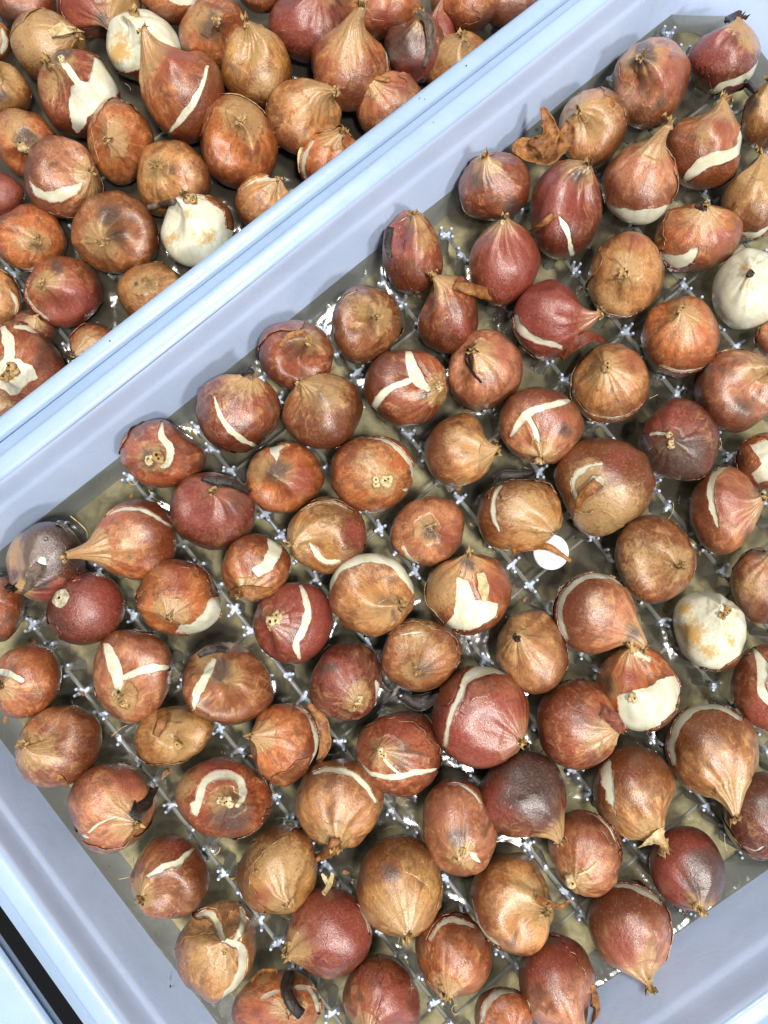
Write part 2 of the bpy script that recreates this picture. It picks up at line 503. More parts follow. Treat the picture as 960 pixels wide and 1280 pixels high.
def seg_dist(Q, pts):
    """distance of 2D points Q to a polyline and the position 0..1 along it"""
    best = np.full(len(Q), 1e9); pos = np.zeros(len(Q))
    P = np.array(pts, dtype=float).reshape(-1, 2)
    if len(P) > 2:
        P = catmull(P, len(P) * 4)
    n = len(P) - 1
    for i in range(n):
        a, b = P[i], P[i + 1]
        ab = b - a
        t = np.clip(((Q - a) @ ab) / max(ab @ ab, 1e-9), 0, 1)
        d = np.hypot(*(Q - a - t[:, None] * ab).T)
        m = d < best
        best[m] = d[m]; pos[m] = (i + t[m]) / n
    return best, pos

def poly_sd(Q, pts):
    P = np.array(pts, dtype=float).reshape(-1, 2)
    d, _ = None, None
    best = np.full(len(Q), 1e9); ins = np.zeros(len(Q), bool)
    n = len(P)
    for i in range(n):
        a, b = P[i], P[(i + 1) % n]
        ab = b - a
        t = np.clip(((Q - a) @ ab) / max(ab @ ab, 1e-9), 0, 1)
        best = np.minimum(best, np.hypot(*(Q - a - t[:, None] * ab).T))
        c = (a[1] > Q[:, 1]) != (b[1] > Q[:, 1])
        with np.errstate(divide='ignore', invalid='ignore'):
            x = (b[0] - a[0]) * (Q[:, 1] - a[1]) / (b[1] - a[1]) + a[0]
        ins ^= c & (Q[:, 0] < x)
    return np.where(ins, -best, best)

def subdivide(V, T, sel, extra):
    """split the chosen triangles 1:4; extra columns are interpolated"""
    A = np.hstack([V, extra])
    keep = T[~sel]; S = T[sel]
    E = np.sort(np.concatenate([S[:, [0, 1]], S[:, [1, 2]], S[:, [2, 0]]]), axis=1)
    U, inv = np.unique(E, axis=0, return_inverse=True)
    inv = inv.ravel()
    mids = (A[U[:, 0]] + A[U[:, 1]]) / 2
    n0 = len(A); m = len(S)
    ab, bc_, ca = inv[:m] + n0, inv[m:2 * m] + n0, inv[2 * m:] + n0
    N = np.concatenate([np.stack([S[:, 0], ab, ca], 1), np.stack([ab, S[:, 1], bc_], 1), np.stack([ca, bc_, S[:, 2]], 1), np.stack([ab, bc_, ca], 1)])
    A = np.vstack([A, mids])
    return A[:, :3], np.concatenate([keep, N]), A[:, 3:]

def clip(A, T, f):
    """keep the part of the surface where f > 0; returns data, triangles, cut edges"""
    pos = f > 0
    k = pos[T].sum(1)
    out = [tuple(t) for t in T[k == 3]]
    cache = {}; new = []; n0 = len(A); edges = []
    def cut(i, j):
        key = (i, j) if i < j else (j, i)
        if key not in cache:
            t = f[i] / (f[i] - f[j])
            new.append(A[i] * (1 - t) + A[j] * t)
            cache[key] = n0 + len(new) - 1
        return cache[key]
    for a, b, c in T[(k == 1) | (k == 2)]:
        v = [a, b, c]
        if pos[v].sum() == 1:
            while not pos[v[0]]: v = v[1:] + v[:1]
            p, q = cut(v[0], v[1]), cut(v[0], v[2])
            out.append((v[0], p, q)); edges.append((p, q))
        else:
            while pos[v[0]]: v = v[1:] + v[:1]
            p, q = cut(v[0], v[1]), cut(v[0], v[2])
            out.append((p, v[1], v[2])); out.append((p, v[2], q)); edges.append((q, p))
    if new:
        A = np.vstack([A, np.array(new)])
    T2 = np.array(out, dtype=np.int64).reshape(-1, 3)
    return A, T2, edges

def compact(A, T):
    used = np.unique(T)
    m = np.full(len(A), -1); m[used] = np.arange(len(used))
    return A[used], m[T]

ZC = 0.0135
BULBS = []

def lump(name, P, r, mat, parent, seed, squash=(1, 1, 1), n=10, rough=0.45):
    th = np.linspace(0, math.pi, n); ph = np.linspace(0, 2 * math.pi, 2 * n, endpoint=False)
    a, b = np.meshgrid(th, ph, indexing='ij')
    D = np.stack([np.sin(a) * np.cos(b), np.sin(a) * np.sin(b), np.cos(a)], -1).reshape(-1, 3)
    k = 1 + rough * noise(D * 1.7, seed) + rough * .5 * noise(D * 4.1, seed + 3)
    V = D * k[:, None] * r * np.array(squash)
    return link(name, mesh_from(name, V + np.array(P) - np.array(parent.location), quads_to_tris(grid_quads(n, 2 * n, True))), mat, parent)

def tube(name, P, radii, mat, parent, seed, nseg=10, flat=0.75, sub=5):
    P = catmull(P, len(P) * sub)
    R = np.interp(np.linspace(0, 1, len(P)), np.linspace(0, 1, len(radii)), radii)
    rows = []
    up = Vector((0.13, 0.21, 1))
    for i in range(len(P)):
        d = Vector(P[min(i + 1, len(P) - 1)] - P[max(i - 1, 0)]).normalized()
        s = d.cross(up).normalized(); u = s.cross(d)
        tw = i * 0.12
        for j in range(nseg):
            a = 2 * math.pi * j / nseg
            k = 1 + 0.28 * math.sin(3 * a + seed + tw) + 0.12 * math.sin(5 * a + seed * 2)
            v = (s * math.cos(a) + u * math.sin(a) * flat) * R[i] * k
            rows.append(P[i] + np.array(v))
    V = np.array(rows)
    V += noise(V * 900, seed)[:, None] * R.mean() * 0.12
    Q = grid_quads(len(P), nseg, True)
    n = len(V)
    V = np.vstack([V, P[0], P[-1]])
    T = quads_to_tris(Q)
    caps = [(n, (j + 1) % nseg, j) for j in range(nseg)] + [(n + 1, n - nseg + j, n - nseg + (j + 1) % nseg) for j in range(nseg)]
    T = np.vstack([T, caps])
    return link(name, mesh_from(name, V - np.array(parent.location), T), mat, parent)

def ribbon(name, P, widths, curl, mat, parent, seed, thick=0.0003):
    """a curled papery strip: centre line P, half widths, curl = how far its edges lift"""
    P = catmull(P, len(P) * 6)
    n = len(P); m = 9
    W = np.interp(np.linspace(0, 1, n), np.linspace(0, 1, len(widths)), widths)
    top = []
    for i in range(n):
        d = Vector(P[min(i + 1, n - 1)] - P[max(i - 1, 0)]).normalized()
        s = d.cross(Vector((0, 0, 1))).normalized(); u = s.cross(d)
        for j in range(m):
            a = (j / (m - 1) * 2 - 1)
            ca = a * curl
            x = (math.sin(ca) / max(curl, .01)) * W[i]; y = (1 - math.cos(ca)) / max(curl, .01) * W[i]
            top.append(P[i] + np.array(s * x + u * y))
    V = np.array(top)
    V = V + np.stack([noise(V * 260, seed), noise(V * 260, seed + 1), noise(V * 330, seed + 2)], 1) * W.mean() * 0.22
    Q = grid_quads(n, m)
    me = mesh_from(name, V - np.array(parent.location), quads_to_tris(Q))
    o = link(name, me, mat, parent)
    s = o.modifiers.new('thickness', 'SOLIDIFY'); s.thickness = thick
    return o

def bulb(cx, cy, rx, ry, nx, ny, nl, tint, label, t=(), p=(), s=(), keep=None, dz=0.0, dent=1.0, dd=None, stalk=(), husk=(), knob=(), base=None, tip='t', fat=0.5, grp=None, lump_=1.0, layer=None):
    idx = len(BULBS)
    rnd = random.Random(1000 + idx * 17)
    seed = 50 + idx * 13
    Rp = (rx + ry) / 2
    P0 = at(cx, cy, ZC + dz)
    vdir = (CAM - P0).normalized()
    camx = ROT @ Vector((1, 0, 0))
    e1 = (camx - vdir * camx.dot(vdir)).normalized()
    e2 = vdir.cross(e1)
    depth = -(ROT.inverted() @ (P0 - CAM)).z
    R = Rp * depth / F
    off = Vector((nx - cx, -(ny - cy)))
    if base is not None:
        off = Vector((cx - base[0], base[1] - cy))
        sn = min(off.length / Rp / 0.9, 0.97)
        dr = off.normalized() if off.length > 0 else Vector((1, 0))
        ax = e1 * dr.x * sn + e2 * dr.y * sn - vdir * math.sqrt(1 - sn * sn)
    else:
        need = off.length / Rp
        nl = max(nl, need / 0.97 - 1.08)
        sn = min(need / (1.06 + nl), 0.985)
        dr = off.normalized() if off.length > 0 else Vector((0, 1))
        ax = e1 * dr.x * sn + e2 * dr.y * sn + vdir * math.sqrt(1 - sn * sn)
    ax.normalize()
    a = rnd.uniform(0, 6.28) if dd is None else math.radians(dd)
    dv = e1 * math.cos(a) + e2 * math.sin(a)
    X = dv - ax * dv.dot(ax)
    if X.length < .05:
        X = e1 - ax * e1.dot(ax)
    X.normalize(); Y = ax.cross(X)

    def shape(nr, nc, off_):
        z, r = profile(nl, nr, fat)
        th = np.linspace(0, 2 * np.pi, nc, endpoint=False)
        zz, tt = np.meshgrid(z, th, indexing='ij')
        rr = np.repeat(r[:, None], nc, 1)
        zz = zz.ravel(); tt = tt.ravel(); rr = rr.ravel()
        C = np.stack([rr * np.cos(tt), rr * np.sin(tt), zz], 1)
        sm = np.clip((0.95 - np.abs(zz + 0.1)) / 0.9, 0, 1)
        q = 1 + lump_ * (0.045 * np.cos(2 * tt + seed) + 0.03 * np.cos(3 * tt + seed * 1.7)) * sm
        D = np.stack([np.cos(tt), np.sin(tt), zz], 1)
        q += lump_ * 0.075 * noise(C * 1.35 + seed, seed) + lump_ * .030 * noise(C * 3.1, seed + 1)
        q -= lump_ * 0.05 * np.clip(noise(np.stack([np.cos(tt) * 1.5, np.sin(tt) * 1.5, zz * 0.25 + seed], 1), seed + 5) - .15, 0, 1) * sm * 2
        nose = np.clip((zz - 0.45) / 0.5, 0, 1)
        ds = np.stack([np.cos(tt) * 2.3, np.sin(tt) * 2.3, zz * 0.8], 1)
        q += (0.020 + 0.17 * nose) * noise(ds, seed + 2) + (0.009 + 0.09 * nose) * noise(ds * 2.6, seed + 4)
        dn_ = 0.33 * dent * (0.72 + 0.28 * noise(np.array([[seed * .37, .2, .1]]), 3)[0])
        ang = np.abs((tt + np.pi) % (2 * np.pi) - np.pi)
        g = np.exp(-((ang / 0.75) ** 2) - ((zz - 0.74) / 0.27) ** 2)
        C2 = C * np.stack([q, q, np.ones_like(q)], 1)
        nv = np.stack([np.cos(tt) * .6, np.sin(tt) * .6, np.full_like(tt, .8)], 1)
        C2 -= nv * (g * dn_)[:, None]
        rg = np.exp(-(((ang - 1.15) / 0.35) ** 2) - ((zz - 0.80) / 0.25) ** 2)
        C2 += nv * (rg * dn_ * 0.28)[:, None]
        bz = np.clip(zz - 0.86, 0, None)
        C2[:, 0] += bz * bz * (1.2 + 1.2 * dent) / (1 + 14 * nl * nl + 1.5 * nl)
        C2 += np.stack([noise(C * 2 + 9, seed + 6), noise(C * 2 + 5, seed + 7), noise(C * 2, seed + 8)], 1) * (0.05 * nose * (zz > .9))[:, None]
        nn = C / np.maximum(np.linalg.norm(C, axis=1, keepdims=True), .05)
        C2 += nn * (off_ / R)
        B = np.stack([C2[:, 0], C2[:, 1], C2[:, 2]], 1)
        W = (B[:, :1] * np.array(X) + B[:, 1:2] * np.array(Y) + B[:, 2:] * np.array(ax)) * R
        return C, W, zz

    fit = {}
    def place(W, zz):
        W = W + np.array(P0)
        if not fit:
            inside = ((nx - cx) / rx) ** 2 + ((ny - cy) / ry) ** 2 < 1.25
            body = (zz < 0.72) | (inside and base is None)
            E1, E2, P0n = np.array(e1), np.array(e2), np.array(P0)
            sx = sy = 1.0; tx = ty = 0.0
            for it in range(4):
                D = W - P0n
                a1 = D @ E1; a2 = D @ E2
                Q = W + np.outer(a1 * (sx - 1) + tx, E1) + np.outer(a2 * (sy - 1) + ty, E2)
                px = proj(Q[body])
                lo, hi = px.min(0), px.max(0)
                sx *= 2 * rx / (hi[0] - lo[0]); sy *= 2 * ry / (hi[1] - lo[1])
                tx += (cx - (lo[0] + hi[0]) / 2) * depth / F; ty -= (cy - (lo[1] + hi[1]) / 2) * depth / F
            fit.update(sx=sx, sy=sy, tx=tx, ty=ty)
        E1, E2 = np.array(e1), np.array(e2)
        D = W - np.array(P0)
        return W + np.outer(D @ E1 * (fit['sx'] - 1) + fit['tx'], E1) + np.outer(D @ E2 * (fit['sy'] - 1) + fit['ty'], E2)

    C, W, zz = shape(NR, NC, 0.0003)
    V = place(W, zz)
    T = quads_to_tris(grid_quads(NR, NC, True))
    up_ = (V - V[zz < .72].mean(0)) @ np.array(vdir) > 0.1 * R
    V0 = V[up_]; Q0 = proj(V0)
    cen = V[zz < .72].mean(0)
    bottom = V[:, 2].min()
    root = thing('tulip_bulb', label, 'tulip bulb', (cen[0], cen[1], bottom), grp)
    rl = np.array(root.location)
    VD = np.array(vdir)

    def field(V):
        Q = proj(V)
        f = np.full(len(V), 50.0)
        wob = noise(np.column_stack([Q * 0.11, Q[:, 0] * 0]), seed + 20) * 1.2 + noise(np.column_stack([Q * 0.33, Q[:, 0] * 0]), seed + 21) * 0.5
        if keep is not None:
            f = np.full(len(V), -50.0)
            for k in keep:
                f = np.maximum(f, -poly_sd(Q, k) + wob * 1.5)
        for k in t:
            d, u = seg_dist(Q, k[1:])
            w = k[0] / 2 * (0.36 + 0.62 * np.sin(np.pi * np.clip(u, 0.02, 0.98)) ** 0.5 * (1 + 0.28 * noise(np.column_stack([u * 3.5, u * 0, u * 0 + k[1]]), seed)))
            f = np.minimum(f, d - w + wob * min(1.0, k[0] * .13))
        for k in p:
            f = np.minimum(f, poly_sd(Q, k) + wob * 1.6)
        side = (V - cen) @ VD / R
        if keep is None:
            f = np.where(side < -0.6, 50.0, f)
        else:
            f = np.where(side < -0.3, 50.0, f)
        return f

    def marks(V, C):
        Q = proj(V)
        m = np.zeros((len(V), 4)); m[:, 3] = 1
        wx = noise(np.column_stack([Q * 0.05, Q[:, 0] * 0]), seed + 30) * 6
        wy = noise(np.column_stack([Q * 0.05, Q[:, 0] * 0 + 7]), seed + 31) * 6
        for k, x, y, r, *rest in s:
            st = rest[0] if rest else 1.0
            d = np.hypot(Q[:, 0] + wx - x, Q[:, 1] + wy - y) / r
            ch = 'dtr'.index(k)
            m[:, ch] = np.maximum(m[:, ch], np.clip(st * (1.35 - d), 0, 1))
        if base is None:
            m[:, 1] = np.maximum(m[:, 1], np.clip((C[:, 2] - 0.80) / 0.25, 0, .85 if tint != 'W' else .25))
        return m

    def attrs(me, C, m):
        at_ = me.attributes.new('bc', 'FLOAT_VECTOR', 'POINT')
        at_.data.foreach_set('vector', np.ascontiguousarray(C, dtype=np.float32).ravel())
        ac = me.attributes.new('mark', 'FLOAT_COLOR', 'POINT')
        ac.data.foreach_set('color', np.ascontiguousarray(m, dtype=np.float32).ravel())

    cut = bool(t or p or keep is not None)
    ex = np.hstack([C, marks(V, C)])
    if cut and keep != ():
        f = field(V)
        for lv in range(2):
            sel = (np.abs(f[T]).min(1) < (5.0, 2.5)[lv])
            V, T, ex = subdivide(V, T, sel, ex)
            f = field(V)
        # the torn edge lifts off the flesh
        nrm = V - cen; nrm /= np.linalg.norm(nrm, axis=1, keepdims=True)
        V = V + nrm * (0.00042 * np.exp(-np.clip(f, 0, None) / 1.6) * (0.6 + 0.8 * noise(V * 500, seed)))[:, None]
        A, T2, edges = clip(np.hstack([V, ex]), T, f)
        if edges:
            ed = np.array(edges)
            ids = np.unique(ed)
            low = A[ids].copy()
            dn2 = low[:, :3] - cen; dn2 /= np.linalg.norm(dn2, axis=1, keepdims=True)
            low[:, :3] -= dn2 * 0.0008
            mp = {int(i): len(A) + k for k, i in enumerate(ids)}
            A = np.vstack([A, low])
            sk = []
            for i, j in edges:
                sk.append((i, mp[j], j)); sk.append((i, mp[i], mp[j]))
            T2 = np.vstack([T2, sk])
        A, T2 = compact(A, T2)
        V, C_, M_ = A[:, :3], A[:, 3:6], A[:, 6:10]
    else:
        C_, M_, T2 = ex[:, :3], ex[:, 3:], T
    if keep != ():
        me = mesh_from('skin', V - rl, T2)
        attrs(me, C_, M_)
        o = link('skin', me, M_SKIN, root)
        tc = TINT['B' if tint == 'W' else tint]
        j = [rnd.uniform(0.88, 1.12) for _ in range(2)]
        o.color = (tc[0] * j[0], tc[1] * j[0] * (0.9 + 0.1 * j[1]), tc[2] * j[0] * j[1], 1)
    if tint != 'W' and (layer if layer is not None else rnd.random() < 0.72):
        bias = rnd.uniform(-0.10, 0.30); rot = rnd.uniform(0, 6.28)
        Co, Wo, zo = shape(NR, NC, 0.00085)
        Vo = place(Wo, zo); To = quads_to_tris(grid_quads(NR, NC, True))
        exo = np.hstack([Co, marks(Vo, Co)])
        def gfield(V_, C_):
            g_ = noise(C_ * np.array([1.0, 1.0, 0.55]) + seed * .7, seed + 50) + 0.30 * noise(C_ * 3.0, seed + 51) + 0.10 * noise(C_ * 9, seed + 52)
            side_ = 0.55 * (C_[:, 0] * math.cos(rot) + C_[:, 1] * math.sin(rot)) - 0.35 * C_[:, 2]
            g_ = (g_ * 0.55 + side_ - 0.26 - bias) * Rp * 0.9
            if cut:
                g_ = np.minimum(g_, field(V_) - 2.5)
            return g_
        fo = gfield(Vo, exo[:, :3])
        sel = np.abs(fo[To]).min(1) < 3.5
        Vo, To, exo = subdivide(Vo, To, sel, exo)
        fo = gfield(Vo, exo[:, :3])
        nrm = Vo - cen; nrm /= np.linalg.norm(nrm, axis=1, keepdims=True)
        Vo = Vo + nrm * (0.0007 * np.exp(-np.clip(fo, 0, None) / 3.0) * np.clip(0.35 + 1.1 * noise(Vo * 180, seed + 1), 0, 1.3) - 0.00035 * np.clip(fo / 8, 0, 1))[:, None]
        A, T2, edges = clip(np.hstack([Vo, exo]), To, fo)
        if edges and len(T2) > 60:
            ids = np.unique(np.array(edges)); low = A[ids].copy()
            d_ = low[:, :3] - cen; d_ /= np.linalg.norm(d_, axis=1, keepdims=True)
            low[:, :3] -= d_ * 0.0004
            mp = {int(i): len(A) + k for k, i in enumerate(ids)}
            A = np.vstack([A, low])
            T2 = np.vstack([T2, [(i, mp[j], j) for i, j in edges], [(i, mp[i], mp[j]) for i, j in edges]])
            A, T2 = compact(A, T2)
            me = mesh_from('outer_skin', A[:, :3] - rl, T2)
            attrs(me, A[:, 3:6], A[:, 6:10])
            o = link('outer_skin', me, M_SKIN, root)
            k_ = rnd.uniform(0.62, 1.0); y_ = rnd.uniform(0.95, 1.25)
            o.color = (tc[0] * k_, tc[1] * k_ * y_, tc[2] * k_ * y_, 1)
    if cut or tint == 'W':
        Cf, Wf, zf = shape(46, 64, -0.00045)
        Vf = place(Wf, zf)
        mf = marks(Vf, Cf)
        if tint != 'W':
            mf[:, 1] = np.clip(mf[:, 1] - .35, 0, 1) * .7
        me = mesh_from('flesh', Vf - rl, quads_to_tris(grid_quads(46, 64, True)))
        attrs(me, Cf, mf)
        link('flesh', me, M_FLESH, root)
    B = dict(root=root, cen=cen, R=R, rx=rx, ry=ry, cx=cx, cy=cy)
    BULBS.append(B)

    def on(x, y, lift=0.0):
        dq = np.hypot(Q0[:, 0] - x, Q0[:, 1] - y)
        i_ = np.argsort(dq)[:4]
        if dq[i_[0]] < 4:
            z = V0[i_, 2].max()
            return np.array(at(x, y, z + lift))
        r2 = ((x - cx) / (rx + 2)) ** 2 + ((y - cy) / (ry + 2)) ** 2
        h = math.sqrt(max(0.0, 1 - r2)) * R * 0.93
        z = cen[2] + h + lift
        return np.array(at(x, y, z))

    if base is None and tip and keep != ():
        # frayed dry tip where the neck ends
        e = V if not cut else V
        k = C_[:, 2] > (1.05 + nl)
        if k.any():
            tp = V[k].mean(0)
        else:
            tp = place(np.array([np.array(ax) * R * (1.08 + nl)]), np.array([2.0]))[0]
        axn = np.array(ax)
        tl = R * rnd.uniform(0.10, 0.19)
        m_, n_ = 7, 16
        xa = np.array(X); ya = np.array(Y)
        lean = np.array([rnd.uniform(-.6, .6) for _ in range(3)])
        rows = []
        for i_ in range(m_):
            u_ = i_ / (m_ - 1)
            for j_ in range(n_):
                th_ = 2 * math.pi * j_ / n_
                jag = 1 + 0.45 * math.sin(j_ * 2.4 + seed) * u_
                rr_ = R * (0.105 - 0.05 * math.sin(u_ * 2.6) + 0.05 * u_ * u_) * (1 + 0.3 * math.sin(th_ * 3 + seed) + .2 * math.sin(th_ * 5 + seed * 2))
                rows.append(tp + axn * (u_ * jag - .45) * tl + lean * tl * u_ * u_ * .8 + (xa * math.cos(th_) + ya * math.sin(th_) * .6) * rr_)
        rv = np.array(rows)
        rv += np.stack([noise(rv * 1500, seed + q) for q in range(3)], 1) * R * 0.02
        link('tip', mesh_from('tip', rv - rl, quads_to_tris(grid_quads(m_, n_, True))), TIPM[tip], root)
    for k in knob:                    # (x, y, radius px, material)
        pr = k[2] * depth / F
        for q in range(3):
            lump('nose_knob', on(k[0] + rnd.uniform(-.5, .5) * k[2], k[1] + rnd.uniform(-.5, .5) * k[2], -pr * .1), pr * rnd.uniform(.55, .8), TIPM[k[3]], root, seed + 60 + q, (1, 1, .8), 9, 0.45)
    if base is not None and len(base) > 2:
        pr = base[2] * depth / F
        c0 = on(base[0], base[1], 0.0006)
        nv = Vector(c0 - cen).normalized()
        o = lump('root_scar', (0, 0, 0), pr, M_SCAR, root, seed + 9, (1, 1, 0.22), 12, 0.18)
        o.rotation_euler = nv.to_track_quat('Z', 'Y').to_euler()
        # built round the world origin, so move it to its seat on the bulb
        for v in o.data.vertices:
            v.co += Vector(rl)
        o.location = Vector(c0) - Vector(rl)
    for k in stalk:                   # (w0, w1, mat, x, y, lift mm, ...)
        pts = np.array(k[3:], dtype=float).reshape(-1, 3)
        P = [on(x, y, l * .001) for x, y, l in pts]
        tube('dry_stalk', P, (k[0] / 2 * depth / F, (k[0] + k[1]) / 4 * 1.1 * depth / F, k[1] / 2 * depth / F), HUSKM[k[2]], root, seed + 40)
    for k in husk:                    # (widths px tuple, curl, mat, x, y, lift mm, ...)
        pts = np.array(k[3:], dtype=float).reshape(-1, 3)
        P = [on(x, y, l * .001) for x, y, l in pts]
        ribbon('loose_husk', P, [w / 2 * depth / F for w in k[0]], k[1], HUSKM[k[2]], root, seed + 44)
    return root
G1 = 'bulbs packed in the crate behind the double rim'
G2 = 'bulbs spaced apart in the large crate'
_bulb = bulb
def L(cx, cy, rx, ry, *a, **k): return _bulb(cx, cy, rx * 1.045, ry * 1.045, *a, grp=G1, **k)
def B(*a, **k): return _bulb(*a, grp=G2, **k)

# ---- the crowded crate behind the rim
L(30, -2, 40, 40, 20, -40, 0.1, 'R', 'reddish bulb cut by the frame, upper corner of the crowded crate', s=[('d', 20, 20, 20, .5)])
L(62, 62, 47, 49, 92, 38, 0.05, 'Y', 'olive-tan bulb whose pale folded nose points at the cream bulb', s=[('t', 50, 50, 40, .9), ('t', 85, 40, 22)], dd=-60, husk=[((10, 17, 3), .5, 'p', 62, 42, 1.6, 84, 36, 2.2, 104, 39, 3.5)], dent=1.2)
L(-8, 48, 22, 28, -20, 30, 0.1, 'T', 'tan bulb mostly outside the frame beside the olive-tan one', t=[(7, 2, 36, 6, 52, 2, 66)])
L(5, 112, 33, 36, -6, 92, 0.1, 'Y', 'amber bulb at the frame edge under the olive-tan one', s=[('d', 2, 125, 12, .8), ('t', 6, 100, 20)])
L(125, -2, 50, 48, 130, 24, 0.05, 'R', 'glossy red bulb with dried brown nose at the top edge', s=[('r', 95, 10, 34), ('t', 150, 5, 22), ('d', 128, 26, 10, .7)], dent=1.2, dd=-90)
L(180, 56, 47, 45, 172, 17, 0.05, 'W', 'peeled cream bulb with rusty speckles near the top edge', keep=[(120, 88, 160, 92, 182, 84, 200, 102, 160, 115, 120, 110)], s=[('t', 150, 62, 20), ('t', 190, 70, 14, .7)], knob=[(172, 18, 5, 't')])
L(99, 117, 50, 54, 75, 74, 0.12, 'R', 'torn reddish bulb showing a large glossy white patch', p=[(118, 70, 132, 74, 145, 96, 150, 112, 146, 128, 124, 134, 110, 148, 98, 168, 90, 158, 84, 134, 88, 108, 98, 102, 110, 100, 116, 86)], t=[(10, 76, 74, 86, 88, 100, 108)], s=[('d', 78, 66, 14), ('t', 66, 105, 20, .6)], knob=[(77, 72, 5, 'p')], dz=.004)
L(229, 121, 50, 57, 174, 62, 0.22, 'O', 'pear-shaped orange bulb with one straight white slash and grey nose', t=[(10, 259, 82, 252, 108, 232, 142, 209, 168)], s=[('t', 176, 68, 16), ('r', 222, 78, 28, .6)], dz=.005, fat=3.0)
L(215, -8, 44, 38, 205, -40, 0.1, 'O', 'orange bulb with a white tear at the very top edge', t=[(12, 214, 0, 232, 2, 248, 1)])
L(268, 42, 43, 47, 262, 24, 0.05, 'O', 'orange bulb with a brown hollow beside its nose, right of the cream one', s=[('d', 266, 34, 18, .7), ('t', 250, 22, 18, .6)], dent=1.5, dd=-40)
L(325, -12, 27, 28, 330, -40, 0.1, 'O', 'sliver of orange bulb at the top edge left of the big red one')
L(321, 82, 43, 54, 317, 26, 0.16, 'Y', 'straw-coloured streaky bulb with upright narrow nose', s=[('t', 316, 55, 26), ('t', 330, 105, 24, .6)], dz=.003)
L(386, 28, 48, 50, 400, -20, 0.1, 'D', 'large plain dark red bulb near the top edge', s=[('r', 370, 20, 50, .8)])
L(474, 6, 52, 42, 490, -36, 0.1, 'O', 'orange bulb with red veins at the top edge, above the flask-shaped one', s=[('r', 480, 20, 24, .5)])
L(438, 84, 47, 53, 443, 17, 0.45, 'O', 'flask-shaped orange bulb with a long upright tan neck', s=[('t', 440, 45, 30, .8), ('t', 430, 70, 22, .5)], t=[(4, 474, 45, 484, 68, 484, 92)], dz=.006, fat=-.4, dent=.4, tip='t')
L(521, 58, 39, 45, 530, 20, 0.12, 'D', 'dusky purple-red bulb with a shrivelled brown hull down its side', s=[('d', 505, 60, 30, .6), ('r', 520, 80, 28)], husk=[((8, 14, 10, 5), .9, 'g', 522, 15, 3.5, 536, 32, 2, 537, 58, 1, 531, 84, .5)], dent=1.2)
L(548, 42, 22, 42, 545, -5, .1, 'D', 'dark pink bulb wedged behind the dusky purple-red one', s=[('r', 548, 40, 40)], dz=-.004)
L(582, -2, 42, 42, 580, -46, 0.1, 'O', 'orange bulb at the top edge above the rim-side tan bulb')
L(640, -2, 33, 38, 640, -46, 0.1, 'P', 'pinkish tan bulb tucked against the rim at the top edge')
L(573, 82, 42, 42, 566, 46, 0.1, 'T', 'tan bulb with crumpled nose half hidden by the rim', s=[('t', 560, 50, 26), ('t', 575, 65, 20)], dz=-.002, dent=1.4)
L(488, 132, 42, 42, 462, 97, 0.16, 'P', 'reddish-tan bulb with a frayed nose pressed against the rim', s=[('t', 470, 105, 18), ('r', 500, 105, 18, .6)], dent=1.1, stalk=[(6, 5, 't', 488, 100, 1, 474, 98, 1.5, 460, 96, 1)])
L(379, 147, 46, 48, 411, 104, 0.32, 'T', 'tan bulb with a bent stubby neck leaning toward the rim', s=[('t', 385, 125, 24, .5)], dent=1.6, dd=-80, fat=1.5)
L(416, 202, 43, 42, 420, 165, 0.1, 'O', 'orange bulb edged by one white arc beside the rim', t=[(6, 391, 176, 381, 194, 379, 214, 386, 226)], husk=[((3, 5, 3), .4, 'p', 384, 172, 0, 375, 192, 0, 375, 216, 0)])
L(333, 256, 38, 38, 345, 226, 0.05, 'T', 'tan bulb with thin white cap line peeking over the rim', t=[(6, 300, 238, 318, 226, 340, 223, 366, 230)])
L(299, 178, 47, 57, 315, 150, 0.1, 'O', 'tall orange bulb with an olive flattened nose near the rim', s=[('t', 300, 140, 26), ('t', 314, 152, 18)], dent=1.1, dz=.003, dd=-140)
L(151, 177, 40, 52, 141, 176, 0.1, 'O', 'upright amber bulb with blunt olive nose at its centre', s=[('t', 140, 165, 18)], dz=.003, dent=1.0, dd=180)
L(33, 181, 43, 44, 32, 179, 0.05, 'O', 'bulb with a blackish purple spot round a white nose tip', s=[('d', 32, 172, 15), ('t', 20, 160, 24, .7)], knob=[(27, 183, 7, 'p')])
L(79, 221, 47, 50, 122, 221, 0.12, 'P', 'pinkish bulb with a broad white smile-shaped tear', p=[(36, 225, 45, 234, 56, 240, 74, 236, 90, 230, 104, 228, 96, 244, 78, 251, 60, 252, 44, 244)], s=[('t', 115, 218, 14, .7)], dz=.005, fat=2.0)
L(217, 223, 44, 46, 193, 208, 0.1, 'T', 'plain tan bulb with small beak, right of the amber one', s=[('t', 197, 206, 12), ('d', 214, 208, 9, .4)], dent=1.2, dd=-10)
L(144, 291, 53, 51, 120, 298, 0.05, 'B', 'large copper bulb with two smoky grey smudges', s=[('d', 136, 267, 16, .8), ('d', 148, 297, 16, .75), ('t', 122, 299, 10)], t=[(5, 102, 325, 122, 338, 146, 343, 174, 337, 186, 326)], dz=.002, dent=1.3, dd=10)
L(2, 244, 28, 29, -15, 235, 0.1, 'D', 'small dark red bulb cut by the left frame edge', s=[('r', 0, 240, 30)])
